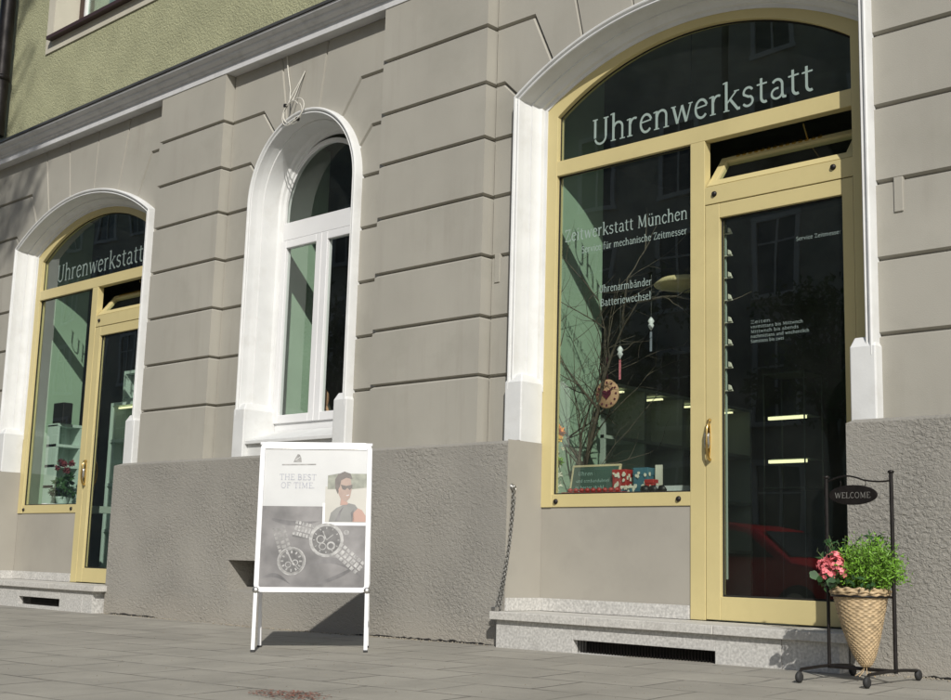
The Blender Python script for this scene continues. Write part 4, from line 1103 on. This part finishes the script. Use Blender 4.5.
cpart(mb, 'twigs', 'twig', BR)
mb = MB(); mb.lathe([(.04, 0), (.06, .03), (.055, .1), (.03, .16), (.035, .19)], (-5.72, .62, 1.031), 18); cpart(mb, 'vase', 'shelfw', BR)
FLW = empty('orange_flower_string', (-5.83, .52, 1.25), 'orange and yellow paper flowers strung above the left end of the display', 'flowers')
mb = MB(); my = MB(); mg = MB()
random.seed(2)
def bloom(mb, c, r, n=40):
    for k in range(n):
        d = rv(); leafq(mb, c, d, rv(), r, r*.6, .1)
bloom(mb, Vector((-5.76, .42, 1.48)), .060, 46); bloom(my, Vector((-5.79, .41, 1.515)), .045, 26); bloom(my, Vector((-5.74, .41, 1.43)), .035, 14)
bloom(mg, Vector((-5.745, .41, 1.27)), .045, 30)
cpart(mb, 'orange_blooms', 'orange', FLW); cpart(my, 'yellow_blooms', 'yellow', FLW); cpart(mg, 'leaves', 'herb', FLW)
mb = MB()
for k in range(9): bloom(mb, Vector((-5.75+random.uniform(-.04, .04), .42, 1.08+k*.035)), .028, 8)
cpart(mb, 'pale_buds', 'cream', FLW)
# chalkboard
CBD = empty('chalkboard', (-5.50, .45, 1.03), 'small wood framed chalkboard leaning in the display window', 'chalkboard')
R = Matrix.Translation((-5.47, .44, 1.03)) @ Matrix.Rotation(radians(-12), 4, 'X')
w, h = .42, .225
mb = MB(); mb.box(-w/2+.014, w/2-.014, .002, .010, .014, h-.014, R); cpart(mb, 'slate', 'chalk', CBD)
mb = MB()
mb.box(-w/2, w/2, 0, .016, 0, .015, R); mb.box(-w/2, w/2, 0, .016, h-.015, h, R); mb.box(-w/2, -w/2+.015, .0005, .0155, .015, h-.015, R); mb.box(w/2-.015, w/2, .0005, .0155, .015, h-.015, R)
cpart(mb, 'frame', 'wood', CBD, .002)
mb = MB(); fc = lambda u, v, d: tuple(R @ Vector((u, .0012-d, v)))
write(mb, 'Uhren', -.15, .150, .13, fc, xh=.018, bold=.9); write(mb, 'und Armbanduhren'.replace('A', 'a'), -.16, .10, .29, fc, xh=.015, bold=.9); write(mb, 'in bester Wahl', -.16, .05, .25, fc, xh=.018, bold=.9)
cpart(mb, 'chalk_writing', 'chalkline', CBD)
# boxes and trinkets
def trinket(name, cat, x, y, z, w, d, h, m, label, m2=None, part='lid'):
    E_ = empty(name, (x, y, z), label, cat)
    mb = MB(); mb.box(x-w/2, x+w/2, y-d/2, y+d/2, z, z+h*.72); cpart(mb, 'box_body', m, E_, .004)
    mb = MB(); mb.box(x-w/2-.003, x+w/2+.003, y-d/2-.003, y+d/2+.003, z+h*.72, z+h); cpart(mb, part, m2 or m, E_, .004)
    random.seed(int(abs(x)*1000)); mb = MB()
    for k in range(9):
        px_ = x+random.uniform(-.38, .38)*w; pz = z+random.uniform(.12, .86)*h; q = random.uniform(.06, .14)*w
        mb.poly([(px_+q*cos(t)*random.uniform(.6, 1.2), pz+q*sin(t)*random.uniform(.7, 1.5)) for t in [2*pi*j/9 for j in range(9)]], y-d/2-.006-.0004*k, y-d/2-.0035)
    for k in range(5):
        py_ = y+random.uniform(-.36, .36)*d; pz = z+random.uniform(.15, .85)*h; q = .12*d
        mb.box(x+w/2+.0035, x+w/2+.005+.0004*k, py_-q, py_+q, pz-q*1.4, pz+q*1.4)
    cpart(mb, 'printed_motif', 'cream', E_)
trinket('gift_tin', 'tin', -5.235, .47, 1.031, .115, .07, .175, 'red', 'red tin with pale lid right of the chalkboard', 'red')
trinket('gift_tin', 'tin', -5.08, .50, 1.031, .12, .07, .185, 'blue', 'teal blue tin between the red tin and the cream card', 'blue')
trinket('gift_tin', 'tin', -5.14, .41, 1.031, .09, .05, .06, 'blue', 'low dark blue tin in front of the two taller tins', 'cream')
trinket('gift_tin', 'tin', -4.96, .42, 1.031, .07, .05, .10, 'red', 'small red tin in front of the upright cream card', 'red')
mb = MB(); mb.box(-5.0, -4.95, .52, .535, 1.031, 1.235); tag(mb.build('upright_card', 'cream'), 'narrow cream card standing upright right of the blue tin', 'card')
mb = MB()
mb.add([(-4.90, .40, 1.035), (-4.72, .40, 1.035), (-4.70, .46, 1.035), (-4.88, .46, 1.035), (-4.92, .38, 1.085), (-4.70, .38, 1.085), (-4.68, .48, 1.09), (-4.90, .48, 1.09)], [(0, 1, 2, 3), (0, 1, 5, 4), (1, 2, 6, 5), (2, 3, 7, 6), (3, 0, 4, 7)])
tag(mb.build('white_tray', 'alu'), 'shallow white tray at the right end of the display shelf', 'tray')
mb = MB(); random.seed(9)
for k in range(3): mb.lathe([(.003, 0), (.03, .01), (.038, .03), (.03, .055), (.003, .062)], (-4.99+.07*k, .40, 1.031), 12)
tag(mb.build('bead_pots', 'black'), 'low black pots standing left of the white tray', 'pots')
mb = MB(); mb.box(-5.66, -5.12, .34, .385, 1.031, 1.052, None)
for k in range(9): mb.lathe([(.003, 0), (.018, .004), (.02, .02), (.003, .03)], (-5.60+.05*k, .365, 1.052), 8)
tag(mb.build('watch_strap_tray', 'red'), 'long red tray of small goods in front of the chalkboard', 'tray')
# shelf unit with lit cells at the back left of the shop
def shelf_unit(x, y0, y1, z0, z1, ny, nz, depth, m, label, lit=True, lampx=None):
    E_ = empty('cube_shelf', (x, (y0+y1)/2, z0), label, 'shelf')
    mb = MB(); t = .03
    for i in range(ny+1):
        y = y0+(y1-y0)*i/ny; mb.box(x, x+depth, y-t/2, y+t/2, z0, z1)
    for j in range(nz+1):
        z = z0+(z1-z0)*j/nz; mb.box(x-.001, x+depth+.004, y0-t/2, y1+t/2, z-t/2, z+t/2)
    cpart(mb, 'carcass', m, E_)
    mb = MB(); mb.box(x-.02, x-.002, y0, y1, z0, z1); cpart(mb, 'back_board', m, E_)
    if lit:
        for i in range(ny):
            y = y0+(y1-y0)*(i+.5)/ny
            mb = MB(); mb.box(x+.06, x+depth-.03, y-.015, y+.015, z1-.05, z1-.035); cpart(mb, 'light_strip', 'lamp', E_)
    return E_
shelf_unit(-7.20, 2.35, 4.75, .26, 2.15, 4, 4, .36, 'shelf', 'grey cube shelf with light strips, deep inside behind the display window')
# display cabinet seen through the door
M['cabmetal'] = mat('dull_cabinet_metal', (.10, .12, .10), .5)
CAB = empty('glass_cabinet', (-5.42, 3.0, .24), 'narrow glass cabinet with two light strips inside the shop, behind the door', 'cabinet')
mb = MB()
for x in (-5.62, -5.24):
    for y in (2.95, 3.25): mb.box(x-.005, x+.005, y-.005, y+.005, .25, 2.2)
for z in (.25, 1.24, 2.2): mb.box(-5.63, -5.23, 2.94, 3.26, z-.005, z+.005)
cpart(mb, 'cabinet_frame', 'cabmetal', CAB)
for z in (1.83, 1.465):
    mb = MB(); mb.box(-5.60, -5.25, 2.985, 3.01, z-.016, z+.010); cpart(mb, 'light_strip', 'lamp', CAB)
    mb = MB(); mb.box(-5.61, -5.25, 3.03, 3.24, z+.015, z+.021); cpart(mb, 'glass_shelf', 'shelf', CAB)
# added small shapes standing in for bright spots beside the door glass
SPOTS = empty('bright_spot_row', (-4.30, .40, 2.2), 'vertical row of small pale shapes added in place of bright spots inside the door of the large shopfront', 'bright spots')
mb = MB(); mb.box(-4.352, -4.346, .36, .375, .5, 2.75); cpart(mb, 'rail', 'shelf', SPOTS)  # thin rail added only to carry the bright-spot shapes
for k in range(8):
    mb = MB(); z = 2.70-k*.145; mb.poly([(-4.315, z-.014), (-4.290, z-.014), (-4.300, z+.012), (-4.315, z+.02)], .335, .35); mb.box(-4.346, -4.292, .345, .36, z-.022, z-.014); cpart(mb, 'hook', 'cream', SPOTS, .002)  # pale pieces imitate yellowish lit spots
# left shop interior
shelf_unit(-13.40, .62, .90, 1.03, 1.95, 1, 4, .22, 'shelfw', 'stack of pale cube boxes by the left edge of the far shop window', False)
TS = empty('tall_shelf', (-12.9, 1.4, .25), 'tall pale open shelf standing behind the far shop door', 'shelf')
mb = MB()
for xx in (-13.18, -12.62, -12.05): mb.box(xx, xx+.035, 1.25, 1.62, .25, 2.26)
for zz in (.25, .78, 1.30, 1.80, 2.225): mb.box(-13.181, -12.014, 1.249, 1.62, zz, zz+.036)
cpart(mb, 'carcass', 'shelfw', TS)
mb = MB(); mb.box(-13.18, -12.02, 1.622, 1.64, .25, 2.26); cpart(mb, 'back_board', 'shelfw', TS)
mb = MB(); mb.box(-13.10, -12.66, 1.30, 1.33, 2.195, 2.212); cpart(mb, 'light_strip', 'lamp', TS)
CX_ = empty('cube_box', (-12.8, 1.4, 2.27), 'pale open cube box resting on the tall pale shelf in the far shop', 'box')
mb = MB()
for xx in (-12.98, -12.645): mb.box(xx, xx+.035, 1.27, 1.55, 2.264, 2.62)
for zz in (2.264, 2.585): mb.box(-12.944, -12.646, 1.271, 1.55, zz, zz+.034)
mb.box(-12.98, -12.61, 1.551, 1.565, 2.264, 2.62)
cpart(mb, 'shell', 'shelfw', CX_)
mb = MB(); mb.lathe([(.005, 0), (.05, .01), (.09, .08), (.06, .16), (.03, .2), (.035, .24), (.005, .25)], (-12.79, 1.40, 2.30), 14); tag(mb.build('white_vase', 'alu'), 'small white vase standing inside the pale open cube box in the far shop', 'vase')
RF = empty('red_flower_pot', (-12.95, .6, 1.03), 'dark red flowers over green leaves in the far shop window', 'flowers')
mb = MB(); random.seed(4)
for k in range(9): bloom(mb, Vector((-12.93+random.uniform(-.14, .14), .6+random.uniform(-.06, .06), 1.47+random.uniform(-.06, .07))), .045, 22)
M['darkbloom'] = mat('dark_red_petal', (.15, .02, .03), .7); cpart(mb, 'blooms', 'darkbloom', RF)
mb = MB()
for k in range(14): bloom(mb, Vector((-12.93+random.uniform(-.18, .18), .6+random.uniform(-.07, .07), 1.22+random.uniform(-.1, .14))), .07, 16)
cpart(mb, 'leaves', 'leafd', RF)
mb = MB(); mb.lathe([(.05, 0), (.08, .1), (.085, .11), (.07, .11)], (-12.93, .6, 1.031), 16); cpart(mb, 'pot', 'shelfw', RF)
mb = MB(); mb.lathe([(.003, .0), (.12, .0), (.2, .012), (.2, .02), (.003, .014)], (-12.75, .48, 1.031), 24)
tag(mb.build('white_dish', 'alu'), 'flat white dish beside the red flowers in the far shop window', 'dish')
mb = MB(); mb.box(-13.34, -13.12, .62, .74, 1.965, 2.20); tag(mb.build('dark_box', 'black', None, .01), 'dark box resting on the pale cube boxes in the far shop window', 'box')
# plants behind the arched window
OR = empty('white_orchid', (-8.03, .62, 1.6), 'white orchid blossoms behind the right pane of the arched window', 'orchid')
mb = MB(); random.seed(6)
for k in range(7): bloom(mb, Vector((-8.12+.035*k+random.uniform(-.02, .02), .62, 2.03+random.uniform(-.05, .05))), .04, 14)
cpart(mb, 'blossoms', 'cream', OR)
mb = MB(); mb.tube([(-8.0, .62, 1.5), (-7.98, .62, 1.8), (-8.05, .62, 2.02), (-8.15, .62, 2.04)], .005, 5)
for k in range(5): leafq(mb, Vector((-8.0, .62, 1.55)), Vector((cos(k*1.3), sin(k*1.3)*.3, .6)).normalized(), Vector((0, 1, .3)), .22, .06, .1)
cpart(mb, 'stem', 'leafd', OR)
mb = MB(); mb.lathe([(.04, 0), (.06, .12), (.05, .12)], (-8.0, .62, 1.43), 14); cpart(mb, 'pot', 'cream', OR)
FG1 = empty('clay_figure', (-8.60, .62, 1.6), 'small orange brown clay figure on the inner sill behind the left casement', 'figurine')
mb = MB(); mb.lathe([(.05, 0), (.085, .08), (.06, .2), (.035, .26), (.05, .32), (.045, .38), (.01, .43)], (-8.60, .62, 1.60), 16); cpart(mb, 'body', 'clay', FG1)
mb = MB(); mb.tube([(-8.64, .62, 1.86), (-8.70, .60, 1.80), (-8.66, .57, 1.74)], .015, 6); mb.tube([(-8.56, .62, 1.86), (-8.50, .60, 1.80), (-8.54, .57, 1.74)], .015, 6); cpart(mb, 'arm', 'clay', FG1)
mb = MB(); mb.box(-9.15, -7.5, .43, .85, 1.40, 1.43); mb.box(-8.72, -8.48, .5, .74, 1.43, 1.598); bpart(mb, 'inner_sill', 'shelf')

# ------------------------------------------------------------------ across the street (seen only as reflections)
def far_building(x0, x1, y, h, label, seed):
    E_ = empty('street_house', ((x0+x1)/2, y, 0), label, 'building')
    random.seed(seed)
    mb = MB(); mb.box(x0, x1, y-9, y, -.2, h); w_ = bpart(mb, 'wall', 'farstucco', E_)
    mb = MB(); mb.prof([(y+.3, h), (y-4.5, h+2.9), (y-9.3, h)], x0-.2, x1+.2); bpart(mb, 'roof', 'farroof', E_)
    n = int((x1-x0)/2.6)
    for f in range(5):
        for i in range(n):
            cx = x0+(x1-x0)*(i+.5)/n; z = 1.0+f*3.3; hh = 2.0 if f else 2.2
            if z+hh > h-.4: continue
            mb = MB()
            for a, b, c, d in ((-.68, -.55, 0, hh), (.55, .68, 0, hh), (-.68, .68, hh, hh+.15), (-.72, .72, -.12, 0)): mb.box(cx+a, cx+b, y+.005, y+.07, z+c, z+d)
            mb.box(cx-.03, cx+.03, y+.006, y+.045, z, z+hh); mb.box(cx-.55, cx-.03, y+.006, y+.04, z+hh*.68, z+hh*.68+.05); mb.box(cx+.03, cx+.55, y+.006, y+.04, z+hh*.68, z+hh*.68+.05)
            wn = bpart(mb, 'window', 'cornice', E_)
            mb = MB(); mb.box(cx-.55, cx+.55, y+.002, y+.012, z, z+hh); bpart(mb, 'pane', 'farglass', wn)
far_building(-62, -38.2, -21.5, 17.0, 'long plain house across the street, farthest to the left', 1)
far_building(-38, -18.2, -21.5, 16.0, 'grey house across the street in the middle of the row', 2)
far_building(-18, -4, -21.5, 17.0, 'grey house across the street, nearest to the camera', 3)
# trees on the far pavement
def tree(x, y, h, cr, label, seed, nleaf=5200, squash=1.0):
    random.seed(seed)
    E_ = empty('street_tree', (x, y, 0), label, 'tree', 0, 'street trees')
    mb = MB(); pts = [(x, y, -.1), (x+.05, y, h*.25), (x-.06, y+.04, h*.5), (x, y, h*.8)]
    mb.tube(pts, [h*.022, h*.017, h*.012, h*.004], 10)
    cl = []
    for k in range(22):
        a = random.uniform(0, 2*pi); q = random.uniform(.3, .95)
        c = Vector((x+cos(a)*cr*q, y+sin(a)*cr*q, h*.66+random.uniform(-.5, .75)*cr*squash)); cl.append((c, cr*random.uniform(.25, .48)))
        s = Vector((x, y, h*random.uniform(.35, .6))); mb.tube([s, s.lerp(c, .5)+Vector((0, 0, .15)), c], [h*.006, h*.004, h*.0015], 5)
    bpart(mb, 'trunk', 'bark', E_)
    mb = MB()
    for k in range(nleaf):
        c, r = random.choice(cl); p = c+rv()*r*random.random()**.5; L_ = random.uniform(.10, .2)
        leafq(mb, p, rv(), rv(), L_, L_*.6, .1)
    bpart(mb, 'crown', 'treeleaf', E_)
tree(-20.5, -18.8, 8.5, 2.4, 'leafy street tree across the road, left of the other two', 31)
tree(-13.6, -18.8, 8.2, 2.0, 'leafy street tree across the road before the nearest house', 32)
tree(-29.5, -18.8, 9.5, 2.7, 'leafy street tree far down the opposite pavement', 33)
tree(-5.6, -8.9, 20.5, 1.8, 'tall slender street tree at the near kerb, shading the left end of the facade', 34, 4200, 1.5)
# parked red car at the near kerb
CAR = empty('parked_car', (-10.2, -9.5, -.25), 'dark red hatchback parked at the near kerb, reflected in the shop door', 'car')
st = [(-2.05, .45, .62, .62, .70), (-1.95, .25, .78, .80, .76), (-1.6, .2, .90, .95, .82), (-1.45, .2, .92, 1.02, .84), (-1.0, .2, .93, 1.36, .86), (-.5, .2, .94, 1.47, .86), (.2, .2, .94, 1.48, .86), (.6, .2, .93, 1.40, .86), (1.2, .2, .90, .96, .85), (1.7, .22, .84, .86, .82), (2.0, .28, .70, .71, .74), (2.08, .42, .55, .56, .66)]
rows = []
for x, zb, zl, zt, hw in st:
    k = .80 if zt > zl+.1 else .93
    sec = [(-hw*.92, zb), (-hw, zb+.15), (-hw, zl-.12), (-hw*.97, zl), (-hw*k+0.0, zt-.04), (-hw*k*.85, zt), (hw*k*.85, zt), (hw*k, zt-.04), (hw*.97, zl), (hw, zl-.12), (hw, zb+.15), (hw*.92, zb)]
    rows.append([(-10.2+x, -9.5+a, -.25+b) for a, b in sec])
mb = MB(); mb.grid(rows, True, True); mb.add(rows[0], [list(range(12))]); mb.add(rows[-1], [list(range(12))])
body = bpart(mb, 'body', 'carred', CAR)
for s in (-1, 1):
    mb = MB()
    q = lambda x, z: (-10.2+x, -9.5+s*(.862-(z-.95)*.30+.012), -.25+z)
    mb.add([q(-1.2, .99), q(-.9, 1.30), q(-.05, 1.38), q(-.05, .99)], [(0, 1, 2, 3)]); mb.add([q(.02, .99), q(.02, 1.38), q(.5, 1.34), q(.98, .99)], [(0, 1, 2, 3)])
    bpart(mb, 'side_window', 'farglass', CAR)
    for x in (-1.3, 1.3):
        mb = MB(); mb.lathe([(.02, -.1), (.24, -.1), (.31, -.06), (.31, .06), (.24, .1), (.02, .1)], (-10.2+x, -9.5+s*.78, .06), 22, 'Y'); w_ = bpart(mb, 'wheel', 'rubber', CAR)
        mb = MB(); mb.lathe([(.02, -.11), (.18, -.105), (.2, -.09), (.2, .09), (.18, .105), (.02, .11)], (-10.2+x, -9.5+s*.785, .06), 18, 'Y'); bpart(mb, 'rim', 'steel', w_)
    mb = MB(); mb.lathe([(.01, -.02), (.07, -.015), (.09, .0), (.07, .03), (.01, .035)], (-8.20, -9.5+s*.55, .37), 14, 'X'); bpart(mb, 'headlight', 'alu', CAR)
for nm, x0, z0, x1, z1 in (('windscreen', .68, 1.36, 1.16, .99), ('rear_window', -1.05, 1.33, -1.42, 1.04)):
    mb = MB(); mb.add([(-10.2+x0, -9.5-.58, -.25+z0+.02), (-10.2+x0, -9.5+.58, -.25+z0+.02), (-10.2+x1, -9.5+.7, -.25+z1+.02), (-10.2+x1, -9.5-.7, -.25+z1+.02)], [(0, 1, 2, 3)]); bpart(mb, nm, 'farglass', CAR)

# ------------------------------------------------------------------ light, sky, camera
AX, K = 1.10, 1.05
d = Vector((AX, -1, K)).normalized()                 # towards the sun
sun = bpy.data.lights.new('sun', 'SUN'); sun.energy = 4.2; sun.angle = radians(.55); sun.color = (1, .965, .90)
so = bpy.data.objects.new('sun', sun); C.objects.link(so); so.rotation_euler = d.to_track_quat('Z', 'Y').to_euler(); so.location = (10, -10, 20)
w = bpy.data.worlds.new('World'); sc.world = w; w.use_nodes = True
nt = w.node_tree; bg = nt.nodes['Background']
sky = nt.nodes.new('ShaderNodeTexSky'); sky.sky_type = 'NISHITA'; sky.sun_disc = False
sky.sun_elevation = math.asin(d.z); sky.sun_rotation = math.atan2(d.x, d.y)
nt.links.new(sky.outputs[0], bg.inputs[0]); bg.inputs[1].default_value = .09

cam = bpy.data.cameras.new('camera'); co = bpy.data.objects.new('camera', cam); C.objects.link(co); sc.camera = co
cam.sensor_fit = 'HORIZONTAL'; cam.sensor_width = 36; cam.lens = 1276.88/951*36; cam.clip_start = .05; cam.clip_end = 3000
ya, pi_, ro = radians(133.61), radians(9.4424), radians(1.616)
f = Vector((cos(pi_)*cos(ya), cos(pi_)*sin(ya), sin(pi_))); r = Vector((sin(ya), -cos(ya), 0)); u = r.cross(f)
r2 = r*cos(ro)+u*sin(ro); u2_ = -r*sin(ro)+u*cos(ro)
co.matrix_world = Matrix.Translation((0, -6.5, .56)) @ Matrix(((r2.x, u2_.x, -f.x), (r2.y, u2_.y, -f.y), (r2.z, u2_.z, -f.z))).to_4x4()
sc.render.engine = 'CYCLES'
sc.view_settings.view_transform = 'Standard'; sc.view_settings.look = 'None'; sc.view_settings.exposure = 0; sc.view_settings.gamma = 1; sc.view_settings.use_curve_mapping = False
sc.cycles.max_bounces = 8; sc.cycles.transparent_max_bounces = 12
